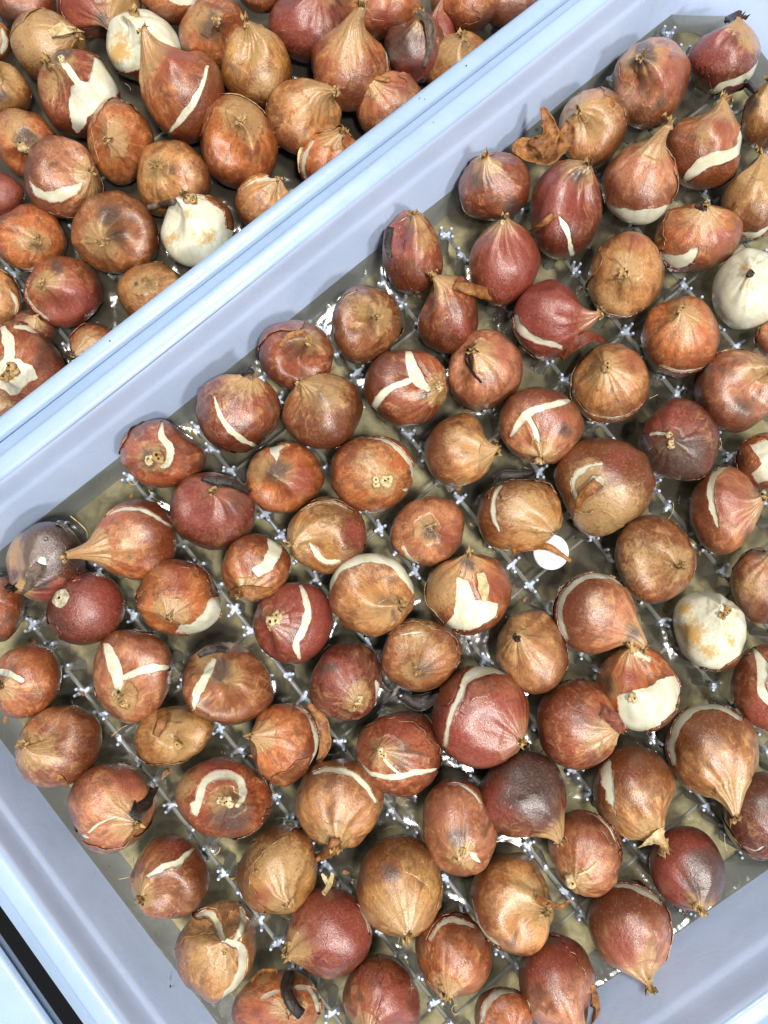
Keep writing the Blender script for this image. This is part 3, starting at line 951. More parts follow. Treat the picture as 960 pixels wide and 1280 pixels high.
L(246, 288, 45, 46, 234, 247, 0.1, 'W', 'peeled cream bulb with red skin scrap and dry stalk', keep=[(248, 244, 270, 243, 290, 258, 296, 288, 282, 286, 280, 262, 262, 251)], s=[('t', 214, 300, 12, .7), ('t', 256, 296, 14, .7), ('t', 240, 262, 10, .6)], stalk=[(6, 8, 'g', 184, 259, 4, 200, 255, 4, 218, 251, 2)], knob=[(232, 247, 6, 't'), (242, 250, 5, 't')], dz=.006)
L(35, 298, 47, 42, 45, 302, 0.03, 'O', 'orange bulb with a round corky nose dot at the left edge', s=[('d', 47, 312, 10, .5), ('t', 30, 305, 16, .6)], t=[(5, -6, 325, 20, 337, 48, 334, 58, 326)], knob=[(44, 302, 6, 't')], dent=.4)
L(79, 365, 47, 43, 56, 352, 0.03, 'R', 'glossy dark red bulb with yellow beak and grey smudge, near the left edge', s=[('d', 70, 335, 14, .7), ('r', 90, 385, 34), ('t', 54, 351, 9)], dent=1.0, t=[(4, 36, 350, 33, 368, 44, 386, 62, 400)])
L(-2, 373, 29, 37, -10, 360, 0.05, 'T', 'tan bulb with a curved pale crease at the left edge', t=[(5, 10, 360, 20, 378, 18, 396)])
L(190, 367, 42, 38, 180, 350, 0.05, 'T', 'smooth tan bulb half hidden behind the rim below the cream one', s=[('d', 172, 353, 3)], dent=.5)
L(42, 410, 30, 22, 45, 400, 0.05, 'D', 'dark bulb sunk beneath the torn bulb at the left edge', dz=-.006)
L(28, 456, 52, 53, 12, 466, 0.03, 'R', 'brown-red bulb with cream torn star round its nose', p=[(-6, 460, 4, 448, 22, 447, 40, 458, 46, 472, 36, 480, 22, 494, 8, 496, -10, 490)], t=[(17, 4, 410, 12, 432, 10, 455), (9, 18, 408, 36, 410, 48, 415)], knob=[(14, 462, 9, 't'), (6, 472, 7, 't')], s=[('d', 52, 440, 22, .5)])
L(8, 515, 40, 32, -5, 500, .05, 'D', 'dark red bulb under the torn-star bulb beside the rim', dz=-.006)
L(120, 436, 32, 30, 95, 438, 0.1, 'O', 'orange bulb with a blackish frayed tip squeezed by the rim', s=[('t', 108, 428, 16, .7)], knob=[(86, 444, 6, 'd')])

# ---- the big crate, upper right
B(905, 70, 46, 50, 922, 20, 0.1, 'C', 'crimson bulb with tan flank in the far corner by the wall', t=[(12, 951, 72, 946, 86, 930, 98, 906, 106, 888, 120)], s=[('r', 890, 60, 30), ('t', 942, 50, 16)], stalk=[(7, 4, 'k', 908, 26, 1, 916, 20, 2.5, 924, 14, 3)], tip='d', fat=2.5)
B(815, 104, 49, 58, 803, 68, 0.03, 'P', 'large pink-sheened bulb with dark split grooves at its nose', s=[('d', 806, 66, 15, .9), ('t', 795, 78, 22, .8), ('d', 825, 130, 9, .7), ('r', 838, 95, 30, .5)], dent=1.3)
B(742, 160, 44, 50, 719, 134, 0.08, 'T', 'tan bulb with a hooked nose, touching a curled empty husk', s=[('t', 740, 150, 30, .8), ('t', 725, 132, 15)], dent=1.5, dd=-60, t=[(3, 783, 150, 785, 170, 776, 190)])
B(879, 180, 50, 58, 907, 124, 0.12, 'O', 'orange-red bulb with a tapering white wedge along its flank', t=[(15, 929, 162, 926, 184, 910, 194, 884, 202, 866, 215, 858, 224)], s=[('t', 890, 135, 20), ('r', 900, 160, 22, .5), ('t', 880, 165, 18, .6)], dz=.002, fat=2.0)
B(800, 230, 48, 53, 818, 168, 0.42, 'P', 'onion-shaped pinkish bulb with a wide white crescent low down', p=[(754, 252, 774, 260, 800, 262, 824, 260, 847, 252, 844, 268, 826, 282, 800, 288, 774, 282, 758, 268)], s=[('t', 816, 185, 20, .8)], fat=-.5, dent=.3, dz=.003)
B(618, 233, 45, 43, 604, 203, 0.1, 'R', 'dusky reddish bulb near the wall beside the curled husk', s=[('d', 600, 225, 20, .5), ('t', 605, 205, 13), ('d', 640, 262, 12, .7)], dent=.8)
B(708, 262, 45, 63, 728, 208, 0.12, 'C', 'tall crimson bulb with hooded grey nose and side stalk', s=[('t', 722, 212, 20), ('r', 690, 250, 40), ('d', 720, 222, 9, .8)], t=[(8, 700, 272, 710, 290, 714, 312, 718, 324)], stalk=[(9, 6, 't', 690, 268, 0.5, 678, 280, 1.5, 664, 289, 3)], dent=1.4, dd=-90)
B(873, 297, 56, 43, 876, 262, 0.02, 'O', 'wide orange bulb with a dark stub nose and white lower edge', p=[(826, 314, 846, 320, 862, 314, 876, 306, 868, 330, 850, 338, 832, 330)], s=[('t', 880, 270, 22, .8), ('r', 905, 300, 20, .5)], knob=[(876, 260, 7, 'd')])
B(942, 246, 43, 56, 952, 190, 0.2, 'Y', 'olive-gold bulb with thick neck beside the right frame edge', s=[('t', 945, 215, 30), ('t', 925, 240, 24, .5)], t=[(10, 930, 292, 945, 294, 962, 284)], dent=1.0, fat=2.5)
B(962, 142, 36, 44, 948, 108, 0.05, 'Y', 'olive bulb with dark stalk cut by the frame below the crimson one', s=[('t', 955, 120, 24), ('d', 940, 130, 14, .8)], stalk=[(9, 7, 'k', 926, 97, 5, 936, 106, 4, 944, 114, 2)])
B(782, 344, 49, 55, 784, 334, 0.02, 'T', 'smooth tan and orange bulb above the cracked-rim one', s=[('t', 764, 372, 24, .6), ('r', 790, 300, 20, .5), ('t', 783, 334, 10)], dent=.5, t=[(3, 742, 376, 760, 390, 786, 394, 806, 384)])
B(516, 315, 38, 53, 524, 275, 0.03, 'R', 'narrow brown-red bulb nearest the middle of the long wall', s=[('t', 530, 300, 20, .5), ('r', 505, 300, 26, .7)], husk=[((8, 10, 6), .7, 'k', 488, 284, 1, 485, 305, 1, 488, 322, .5)], t=[(3, 498, 278, 510, 270, 524, 268)], dent=1.4)
B(631, 327, 45, 56, 627, 277, 0.08, 'R', 'smooth rosy-red bulb tipped with a tiny white dot', s=[('r', 640, 330, 46), ('t', 618, 285, 14, .6)], knob=[(628, 277, 4, 'p')], dent=.4)
B(560, 393, 38, 50, 545, 352, 0.1, 'R', 'brown-red bulb with thick pale cut stalk sticking out sideways', s=[('t', 548, 362, 16, .8), ('r', 580, 410, 20, .6)], stalk=[(13, 15, 't', 568, 357, 1.0, 588, 362, 4.5, 612, 369, 6)])
B(459, 405, 44, 49, 480, 396, 0.04, 'B', 'brown bulb with a tan dimpled crown, left of the stalked one', s=[('t', 455, 385, 26, .6), ('t', 478, 397, 9)], dent=1.4, dd=190, t=[(3, 425, 380, 432, 370, 445, 363)])
B(370, 445, 47, 45, 387, 421, 0.03, 'R', 'dark brown bulb whose nose is folded flat over a hollow', s=[('d', 372, 435, 24, .35), ('t', 375, 420, 12, .8)], dent=1.9, dd=-110, husk=[((4, 7, 7, 5), .8, 't', 350, 434, .6, 362, 420, 1.6, 378, 417, 2.2, 388, 422, 2)])
B(403, 514, 51, 48, 382, 474, 0.08, 'B', 'brown bulb with dusty grey-tan crown and pointed tip', s=[('t', 405, 490, 30, .75), ('d', 405, 500, 20, .35)], dent=.5)
B(508, 485, 53, 48, 550, 488, 0.08, 'R', 'orange-red bulb split by a white Y-shaped tear', t=[(18, 510, 438, 516, 460, 524, 476, 535, 486), (12, 514, 475, 490, 484, 474, 498, 466, 520)], s=[('t', 540, 490, 16), ('d', 528, 492, 8, .5)], dent=.9, knob=[(548, 486, 4, 'p')])
B(607, 462, 47, 51, 604, 440, 0.05, 'P', 'pinkish bulb with dark curled threads round its nose', s=[('t', 605, 440, 14), ('r', 630, 440, 22, .5)], dent=1.2, dd=180, stalk=[(2.5, 2, 'k', 586, 432, .6, 582, 450, .6, 592, 466, .6, 602, 478, .6), (2, 2, 'k', 594, 430, .8, 586, 444, .9, 590, 460, .6)])
B(578, 562, 47, 46, 625, 568, 0.10, 'T', 'tan bulb with a keeled nose aimed right, at open water', s=[('t', 605, 562, 24, .8), ('t', 570, 545, 22, .5)], dent=.8, fat=2.0)
B(466, 593, 53, 48, 480, 603, 0.0, 'O', 'tan-orange bulb with a big corky white knob and side arc', t=[(6, 456, 546, 484, 551, 508, 572, 518, 594, 514, 612, 504, 612)], s=[('t', 460, 580, 22, .6)], knob=[(484, 600, 9, 'p'), (470, 603, 7, 'p')], tip=None, dent=.3, lump_=.7)
B(357, 597, 49, 45, 352, 590, 0.0, 'O', 'orange bulb with a round brown dent and a white scrap on top', p=[(338, 555, 352, 553, 362, 557, 350, 564, 346, 575, 338, 566)], s=[('d', 346, 592, 16, .75), ('t', 330, 585, 18, .7), ('r', 375, 600, 24, .6)], dent=1.2, dd=-120, tip=None)
B(298, 514, 53, 51, 312, 474, 0.06, 'R', 'brown-red bulb with one long white slash beside the wall', t=[(8, 268, 496, 274, 516, 286, 536, 304, 550, 322, 560)], s=[('t', 292, 478, 22, .6), ('d', 306, 466, 7)], stalk=[(6, 4, 'k', 302, 468, 1, 310, 464, 2.5, 318, 466, 3)], tip='d', dz=.001)
B(204, 567, 54, 43, 193, 572, 0.0, 'R', 'flattened brown bulb with corky knob in a hole, nearest the wall', t=[(9, 202, 528, 202, 544, 212, 560, 210, 578, 202, 584)], s=[('d', 192, 572, 13, .9), ('d', 220, 560, 25, .3)], knob=[(196, 571, 8, 't'), (188, 575, 6, 'p')], tip=None, dent=.3)
B(266, 639, 54, 49, 272, 614, 0.03, 'D', 'dark red glossy bulb draped with a blackish dry leaf', s=[('r', 260, 630, 44, .8), ('t', 274, 613, 12), ('d', 290, 630, 20, .4)], t=[(6, 306, 604, 316, 615, 322, 630)], husk=[((6, 12, 11, 7), .9, 'k', 252, 598, 2.5, 272, 603, 2.5, 292, 606, 2.5, 312, 616, 2)], dent=.8)
B(170, 675, 51, 51, 92, 700, 0.75, 'O', 'bright tan-orange bulb with a long sideways neck and white arc', t=[(6, 130, 646, 152, 636, 180, 638, 200, 650, 218, 661)], s=[('t', 120, 698, 20, .7), ('d', 165, 692, 6, .3), ('t', 160, 680, 26, .5)], dent=.25, fat=.1)
B(57, 703, 50, 51, 28, 738, 0.05, 'D', 'dark bulb with peeling slate-purple skin by the wall corner', s=[('d', 64, 682, 34, 2.0), ('d', 88, 678, 24, 2.0), ('d', 48, 722, 16, 1.6), ('t', 28, 690, 28), ('r', 60, 745, 24)], p=[(50, 697, 56, 699, 58, 706, 52, 708, 44, 704)], husk=[((14, 20, 13, 4), .7, 'g', 52, 706, .8, 46, 716, 1.8, 38, 730, 2, 27, 742, 1.5)], tip='d')
B(108, 761, 49, 46, 150, 790, 0, 'D', 'smooth wine-red bulb turned over, oval root scar showing', base=(76, 748, 12), s=[('r', 120, 750, 45, .8)], t=[(4, 150, 786, 142, 796, 128, 802)], lump_=.4)
B(-1, 762, 32, 41, -20, 750, 0.05, 'R', 'brown-red bulb half outside the frame beside the root-scar one', s=[('d', 10, 775, 14, .4)])
B(224, 747, 54, 48, 214, 766, 0.03, 'O', 'orange bulb with a torn lilac-white flank and tiny beak', p=[(277, 744, 262, 750, 252, 768, 238, 782, 226, 780, 218, 790, 240, 796, 262, 790, 276, 772, 282, 756)], s=[('r', 222, 720, 22, .5), ('t', 214, 768, 12)], dent=.8)
B(320, 710, 44, 43, 312, 740, 0.05, 'O', 'orange bulb with white window tear above a papery flap', p=[(334, 671, 346, 674, 354, 684, 348, 702, 338, 716, 322, 722, 316, 712, 328, 700, 334, 686)], husk=[((6, 14, 12, 3), .6, 't', 286, 742, 0, 304, 740, 2, 330, 740, 2, 358, 734, 2)], s=[('t', 310, 735, 16)])
B(408, 670, 50, 48, 366, 674, 0.05, 'Y', 'amber-tan bulb with folded nose at left and white streak', t=[(9, 388, 680, 398, 696, 410, 702, 424, 702), (4, 376, 640, 396, 629, 420, 629, 440, 640)], s=[('t', 378, 672, 16), ('t', 405, 660, 22, .4), ('r', 440, 665, 20, .6)], dent=1.3, dd=-20)
B(465, 743, 55, 53, 492, 766, 0.0, 'T', 'tan-brown bulb wearing a broad white headband', t=[(15, 411, 738, 420, 714, 440, 700, 466, 696, 492, 702, 510, 724, 518, 740)], s=[('t', 470, 758, 22, .6), ('d', 478, 752, 18, .3), ('d', 492, 768, 5, .6)], dent=1.0, dd=100, dz=.002)
B(366, 779, 50, 51, 342, 778, 0.0, 'C', 'dark crimson bulb with white knob and wavy white streak', t=[(11, 376, 732, 382, 748, 384, 768, 378, 790, 370, 804, 374, 822)], s=[('r', 380, 770, 60), ('d', 362, 790, 20, .3)], knob=[(340, 780, 8, 'p'), (345, 772, 7, 'p')], tip=None, lump_=.6)
B(534, 664, 47, 44, 536, 664, 0.0, 'P', 'rosy bulb with smoky dimple at centre, just left of open water', s=[('d', 536, 668, 14, .6), ('t', 532, 660, 15, .6), ('r', 556, 670, 22, .5)], t=[(7, 504, 684, 512, 698, 524, 706)], dent=.7)
B(586, 743, 54, 51, 588, 708, 0.0, 'O', 'bulb half straw-yellow half orange with a white torn front', p=[(572, 722, 584, 726, 594, 750, 624, 754, 620, 772, 598, 786, 572, 790, 556, 782, 568, 768)], s=[('t', 555, 735, 30, .9), ('d', 588, 706, 11, .8), ('r', 618, 730, 24, .5)], dent=1.4, dd=90, husk=[((8, 14, 5), .5, 'p', 600, 716, .6, 604, 734, 1.2, 606, 752, .8)])
B(526, 819, 50, 46, 522, 842, 0.0, 'B', 'brown-amber bulb with a smoky patch, beside black debris', s=[('t', 520, 800, 30, .5), ('d', 532, 838, 17, .5)], t=[(3, 490, 796, 510, 792, 530, 790), (6, 480, 850, 486, 860, 500, 866)], husk=[((7, 13, 10, 5), .9, 'k', 474, 812, -2, 472, 834, -1, 476, 852, -1, 490, 866, -2)], dent=.6)
B(432, 852, 46, 49, 450, 873, 0.0, 'D', 'small reddish bulb with pale nose left of the black debris', t=[(9, 470, 852, 474, 868, 473, 886)], s=[('r', 420, 840, 30, .6), ('d', 410, 835, 10, .5), ('t', 450, 866, 12, .7)], knob=[(449, 874, 6, 'p')], dent=.6)
B(601, 896, 61, 65, 650, 928, 0.03, 'R', 'largest glossy red bulb with hooked white stripe', t=[(15, 638, 838, 612, 836, 590, 842, 578, 856), (9, 584, 846, 574, 872, 562, 900, 556, 934)], s=[('r', 600, 910, 60, .9), ('t', 650, 930, 13), ('t', 600, 870, 20, .4)], dz=.003, dent=.4, lump_=.6)
B(356, 931, 44, 52, 322, 924, 0.10, 'O', 'orange bulb with pointed flap and papery husk along its side', t=[(7, 370, 882, 386, 896, 396, 924, 394, 946, 386, 964)], s=[('t', 330, 928, 13, .6)], husk=[((6, 16, 16, 5), .8, 't', 386, 880, -1, 402, 900, .5, 406, 930, .5, 396, 958, -1)], dent=.9)
B(498, 943, 54, 54, 480, 941, 0.0, 'R', 'orange-red bulb with white knob above a curved white grin', t=[(9, 446, 950, 462, 966, 490, 972, 520, 966, 550, 962), (5, 478, 946, 488, 958, 500, 968)], s=[('r', 500, 915, 30, .5), ('d', 500, 945, 14, .4)], knob=[(477, 942, 7, 'p')], tip=None, dent=.4)
B(650, 644, 54, 44, 688, 668, -0.02, 'T', 'wide golden-tan bulb resting by the white plug', t=[(7, 626, 606, 618, 622, 617, 644, 624, 664)], s=[('t', 660, 640, 36, .6), ('d', 690, 664, 7, .5)], husk=[((6, 9, 9, 6, 4), .9, 't', 640, 690, 0, 664, 684, 1.5, 684, 684, 3, 700, 692, 4, 714, 702, 5)], tip=None, dent=.5)
B(756, 609, 64, 62, 700, 700, 0, 'T', 'largest mottled bulb lying on its side, coiled root in pale ring', base=(745, 603, 9), t=[(9, 720, 622, 717, 606, 723, 592, 736, 583, 752, 580)], s=[('t', 770, 640, 40, .8), ('t', 735, 600, 26), ('t', 735, 640, 24), ('r', 775, 570, 26, .4), ('d', 746, 606, 14, .7)], stalk=[(15, 6, 't', 747, 603, .6, 738, 612, 2, 727, 622, 2.2, 720, 640, 1)], dz=.001, lump_=1.4)
B(848, 549, 52, 52, 838, 552, 0.0, 'D', 'dark red bulb with stitched pale nose and blackish leaf', t=[(6, 806, 547, 818, 542, 836, 541)], s=[('r', 840, 530, 36, .7), ('d', 850, 575, 38, 1.0), ('d', 853, 535, 8, .5)], knob=[(838, 545, 5, 'p'), (838, 556, 5, 'p')], husk=[((8, 14, 7), .9, 'k', 800, 528, 1.5, 804, 545, 2, 812, 562, 1.5)], tip=None, dent=.4)
B(677, 532, 54, 49, 680, 570, 0.0, 'P', 'purplish bulb marked with branching white lightning tear', t=[(10, 712, 500, 690, 506, 664, 514, 650, 528, 640, 544), (8, 660, 520, 668, 536, 674, 552)], s=[('d', 704, 538, 13, .6), ('t', 680, 562, 17, .7), ('r', 690, 520, 30, .5)], dent=.5)
B(763, 479, 50, 50, 757, 458, 0.0, 'T', 'round tan bulb with an olive lump and hairline seam below', t=[(3, 722, 500, 738, 516, 765, 522, 790, 516, 806, 500)], s=[('t', 758, 462, 20), ('r', 790, 450, 20, .5)], dent=.8, tip=None, knob=[(757, 458, 7, 't')])
B(696, 400, 56, 51, 758, 402, 0.18, 'C', 'deep crimson bulb with white stripe and beak at right', t=[(11, 644, 394, 652, 412, 672, 425, 702, 434)], s=[('r', 690, 390, 60), ('t', 745, 400, 15, .7), ('t', 688, 385, 12, .3)], husk=[((9, 16, 14, 6), .8, 'r', 700, 448, 1, 716, 432, 2, 736, 422, 2.5, 756, 426, 2)], dent=.5)
B(851, 421, 50, 51, 856, 394, 0.0, 'O', 'copper bulb with wrinkled crown, left of the all-white bulb', t=[(4, 826, 456, 850, 464, 878, 460, 894, 450)], s=[('t', 855, 394, 17), ('t', 850, 415, 22, .4)], knob=[(852, 388, 6, 't')], dent=.9, tip=None)
B(936, 361, 48, 53, 936, 341, 0.02, 'W', 'completely peeled smooth white bulb with dark nose', keep=(), s=[('t', 932, 338, 7, .8)], knob=[(937, 341, 5, 'd')], tip=None, dent=.2, lump_=.5)
B(921, 488, 54, 53, 962, 452, 0.10, 'P', 'coarse orange-pink bulb with smoky side facing the right edge', s=[('d', 930, 508, 22, .5), ('t', 950, 460, 20), ('r', 900, 460, 20, .3)], dent=1.5, dd=-120)
B(970, 425, 27, 26, 985, 410, .05, 'O', 'orange bulb just inside the right edge below the white one')
B(909, 638, 48, 56, 962, 632, 0.12, 'P', 'mauve-pink bulb with upright white stripe at left', t=[(10, 906, 583, 892, 596, 888, 616, 892, 640, 898, 658)], s=[('r', 920, 620, 34, .5), ('d', 935, 670, 14, .4), ('t', 945, 632, 12, .5)], dent=.4)
B(958, 577, 38, 36, 980, 560, .05, 'O', 'orange bulb with jagged white gap at the right edge', p=[(936, 556, 960, 548, 975, 560, 975, 600, 950, 606, 938, 592, 952, 580, 944, 566)], dz=.002)
B(819, 699, 51, 56, 852, 703, 0.0, 'B', 'rough brown bulb with a thin slanted beak, lower right of the root-coil one', s=[('t', 810, 700, 36, .5), ('t', 848, 700, 12)], dent=.9, dd=200)
B(742, 766, 51, 52, 803, 800, 0.28, 'P', 'pinkish-brown teardrop bulb with white collar arc', t=[(9, 782, 732, 760, 721, 734, 720, 712, 734, 700, 758, 702, 782, 710, 800)], s=[('d', 795, 792, 14, .6), ('t', 750, 750, 18, .3)], dent=.2, fat=-.2, dz=.002, lump_=.6)
B(887, 789, 48, 51, 908, 762, 0.0, 'W', 'peeled white bulb with yellow stains sitting in a brown skirt', keep=[(830, 800, 836, 806, 848, 826, 872, 836, 900, 838, 926, 820, 932, 850, 880, 850, 836, 840)], s=[('t', 868, 795, 20), ('t', 880, 816, 14, .8), ('t', 912, 800, 12, .6), ('t', 856, 765, 12, .8)], knob=[(908, 760, 6, 't'), (905, 768, 6, 't')], tip=None, dent=.4)
B(952, 732, 40, 48, 975, 700, 0.05, 'B', 'sandy brown bulb cut by the right edge above the stained white one', s=[('t', 940, 730, 26, .5), ('d', 955, 690, 12, .6)])
B(665, 815, 45, 53, 646, 798, 0.0, 'T', 'tan bulb with small ringed nose under the straw-white one', s=[('t', 646, 805, 18, .6), ('r', 650, 830, 14, .3)], dent=.7, knob=[(645, 797, 5, 'd')], tip=None)
B(798, 860, 54, 56, 790, 812, 0.02, 'O', 'bulb with orange skin above and bare cream flesh below', p=[(846, 842, 853, 862, 846, 888, 820, 912, 796, 918, 776, 908, 772, 870, 792, 864, 816, 856, 824, 848), (782, 814, 800, 812, 816, 822, 814, 830, 798, 822)], s=[('r', 790, 845, 24, .5), ('d', 757, 856, 12, .5), ('t', 760, 860, 14, .6)], knob=[(790, 874, 7, 'p')], dent=.7, dz=.001)
B(724, 906, 53, 57, 768, 918, 0.02, 'R', 'dull brown-red bulb with a crumpled beak, left of the half-bare one', s=[('t', 745, 920, 22, .8), ('d', 730, 900, 26, .35)], husk=[((14, 20, 10), .7, 'r', 752, 888, 1.5, 766, 898, 2.5, 778, 916, 2)], dent=1.5, dd=0)
B(958, 860, 45, 56, 985, 880, .05, 'R', 'rusty bulb with a wide white groove at the right edge', t=[(14, 944, 812, 954, 836, 952, 862, 964, 882)], s=[('r', 950, 890, 26, .8)])
B(890, 938, 59, 60, 920, 1004, 0.24, 'T', 'large tan bulb with white collar arc and downward tail', t=[(11, 926, 898, 900, 884, 872, 884, 850, 902, 840, 930, 842, 954)], s=[('t', 915, 985, 20), ('d', 895, 955, 12, .3)], dent=.4, dz=.002, fat=1.0)
B(793, 988, 52, 57, 816, 1048, 0.10, 'T', 'tan-pink bulb with straight-edged cream tear and papery tip', p=[(748, 962, 764, 946, 770, 1018, 760, 1004)], s=[('t', 812, 1035, 18), ('r', 790, 965, 18, .3)], husk=[((6, 13, 9, 3), .8, 'p', 830, 1036, 0, 820, 1046, 1.5, 808, 1054, 1.5, 797, 1060, 1)], dent=.7, fat=2.0)
B(957, 1020, 54, 56, 985, 1060, 0.05, 'D', 'brown-red bulb at the right edge near the inner corner', s=[('d', 945, 1000, 30, .4)], t=[(4, 930, 1058, 944, 1064, 956, 1058)])
B(653, 993, 55, 54, 698, 1040, 0.06, 'D', 'blackened purple bulb below the largest red one', s=[('d', 662, 985, 38, 1.3), ('r', 630, 1000, 26), ('d', 680, 1010, 22, .8)], dent=.6)
B(731, 1067, 46, 55, 713, 1102, 0.0, 'P', 'pink-orange bulb with cream root bud and pale hairline arc', t=[(4, 718, 1014, 742, 1018, 762, 1036, 774, 1060)], s=[('r', 740, 1050, 22, .4), ('d', 706, 1098, 9, .5)], knob=[(713, 1102, 8, 'p')], tip=None, dent=.3, husk=[((2, 3, 2), .3, 'p', 722, 1094, .3, 736, 1088, .3, 746, 1078, .3)])
B(859, 1086, 48, 54, 872, 1130, 0.03, 'C', 'rose-red bulb with a smoky grey half by the inner corner', s=[('d', 884, 1095, 30, 1.2), ('r', 845, 1080, 44), ('t', 868, 1120, 10, .7)], dent=.3, lump_=.4, knob=[(871, 1131, 5, 't')])
B(787, 1166, 53, 66, 796, 1238, 0.10, 'P', 'tall tan bulb with a violet-brown patch and white cap band', t=[(10, 764, 1106, 788, 1108, 812, 1118, 828, 1131)], s=[('r', 780, 1180, 28, .7), ('t', 810, 1190, 20, .5), ('t', 792, 1228, 14, .6)], dent=.5, lump_=.8, fat=2.0)
B(640, 1130, 52, 65, 690, 1134, 0.06, 'T', 'large tan-gold bulb with twisted straw tip at right', t=[(6, 588, 1120, 594, 1146, 606, 1168, 626, 1184)], s=[('t', 665, 1125, 32, .9), ('d', 640, 1180, 18, .25)], husk=[((9, 12, 7, 3), 1.0, 't', 670, 1122, .5, 686, 1130, 2, 700, 1132, 3, 712, 1126, 3.5)], dent=.9)
B(696, 1228, 48, 60, 720, 1296, 0.08, 'P', 'rosy bulb with grey tip against the lower wall', s=[('r', 690, 1200, 40, .7), ('d', 688, 1176, 9, .7)], husk=[((5, 13, 13), .8, 't', 741, 1232, 0, 744, 1258, 0, 738, 1284, 0)], t=[(3, 660, 1250, 664, 1262, 660, 1272)])
B(630, 1268, 37, 34, 640, 1300, .05, 'O', 'small orange bulb with a white arc at the bottom edge', t=[(9, 602, 1278, 608, 1256, 624, 1240, 644, 1240)])
B(575, 1034, 47, 62, 578, 1066, 0.0, 'P', 'tall pinkish-tan bulb with smoky ring round a jagged nose', s=[('d', 572, 1048, 15, .6), ('r', 555, 1010, 20, .4), ('t', 578, 1064, 13, .7)], t=[(4, 560, 980, 576, 981, 592, 992, 602, 1006), (6, 588, 1066, 600, 1078)], knob=[(578, 1064, 5, 't')], dent=.5)
B(499, 1108, 54, 65, 511, 1154, 0.02, 'T', 'large tan bulb with a grey bruise and faded olive nose', s=[('d', 486, 1088, 13, .7), ('t', 500, 1135, 32, .9), ('d', 458, 1100, 8, .4)], dent=.4, lump_=.6)
B(424, 1005, 56, 57, 416, 1052, 0.10, 'T', 'tan-orange bulb with brown curled tail and white upper arc', t=[(8, 392, 966, 412, 961, 440, 968, 458, 984, 470, 1004)], s=[('d', 416, 1020, 18, .3), ('t', 415, 1040, 14, .7)], stalk=[(12, 9, 't', 420, 1048, 1, 416, 1062, 2, 404, 1070, 1.5, 394, 1074, 1)], dent=.4, fat=.1)
B(346, 1087, 51, 56, 357, 1128, 0.03, 'Y', 'olive-gold bulb with pale pinched nose, left of the tailed one', s=[('t', 350, 1080, 36, .8), ('t', 356, 1122, 16), ('r', 328, 1120, 18, .5)], dent=.7, t=[(3, 300, 1075, 306, 1062, 322, 1052)])
B(410, 1166, 55, 58, 356, 1190, 0.10, 'C', 'glossy crimson-tan bulb with green-white sprout on top', s=[('r', 425, 1150, 50), ('t', 370, 1185, 26, .9), ('t', 390, 1150, 16, .4)], t=[(4, 446, 1130, 458, 1150, 462, 1168)], dent=.2, lump_=.5, husk=[((6, 8, 3), .9, 'p', 404, 1118, 0, 412, 1104, 1, 416, 1092, 2), ((5, 6, 2), .7, 'p', 412, 1110, 0, 406, 1098, 1, 402, 1092, 2)], knob=[(360, 1182, 5, 't'), (356, 1194, 5, 't')])
B(567, 1194, 48, 55, 554, 1236, 0.02, 'O', 'bright orange bulb with a white brow line, lower middle', t=[(8, 538, 1174, 550, 1156, 568, 1150, 592, 1158)], s=[('t', 556, 1232, 12)], dent=.3, lump_=.6, knob=[(553, 1236, 5, 't')])
B(477, 1246, 49, 53, 456, 1284, 0.03, 'R', 'brown and purple bulb cut by the bottom edge', s=[('r', 490, 1250, 36, .7), ('t', 456, 1278, 14)])
B(346, 1256, 57, 44, 360, 1262, 0.0, 'O', 'orange bulb with an upright black stalk at the bottom edge', t=[(6, 326, 1248, 342, 1240, 352, 1238), (9, 368, 1234, 386, 1236, 396, 1250, 398, 1266)], s=[('r', 320, 1265, 22, .4), ('t', 330, 1220, 12, .7)], stalk=[(13, 10, 'k', 362, 1218, 2, 358, 1238, 5, 364, 1256, 5, 376, 1268, 4)], husk=[((8, 14, 8), .8, 't', 314, 1228, 0, 330, 1216, 1, 346, 1216, .5)], dent=.8)
B(73, 933, 55, 52, 30, 940, 0.06, 'B', 'brown bulb with yellow-edged folded nose by the left wall', s=[('t', 50, 940, 20, .8), ('t', 30, 930, 12)], husk=[((3, 9, 8, 4), .6, 't', 66, 974, -1, 76, 974, 0, 84, 984, 0)], dent=1.3, dd=40)
B(140, 1010, 56, 57, 162, 1030, 0.02, 'P', 'pinkish-tan bulb with a black charred flake at its nose', t=[(4, 144, 1022, 124, 1030, 110, 1042), (6, 98, 1044, 110, 1048)], s=[('r', 160, 975, 26, .6), ('t', 150, 1000, 18, .5), ('d', 170, 1018, 14, .6)], husk=[((12, 20, 16), .5, 'k', 166, 1022, 1.2, 178, 1006, 2.5, 190, 984, 2)], dent=.5)
B(212, 1096, 50, 53, 172, 1118, 0.04, 'B', 'dark orange-brown bulb with white stripe and beak by the left wall', t=[(10, 186, 1096, 204, 1084, 222, 1078, 240, 1062), (3, 210, 1146, 222, 1140)], s=[('r', 215, 1060, 24, .4), ('t', 180, 1122, 16, .7)], dent=1.3, dd=0)
B(270, 1190, 51, 65, 282, 1190, 0.0, 'T', 'shiny tan bulb with forked white tears, lower left wall', t=[(11, 246, 1144, 262, 1142, 272, 1156, 280, 1176), (10, 300, 1136, 305, 1150, 300, 1166, 292, 1178), (14, 280, 1176, 300, 1184, 304, 1206, 296, 1228, 278, 1250)], s=[('t', 265, 1190, 36, .6), ('t', 280, 1215, 18)], dent=1.0, lump_=1.4, knob=[(282, 1190, 4, 't')], tip=None)
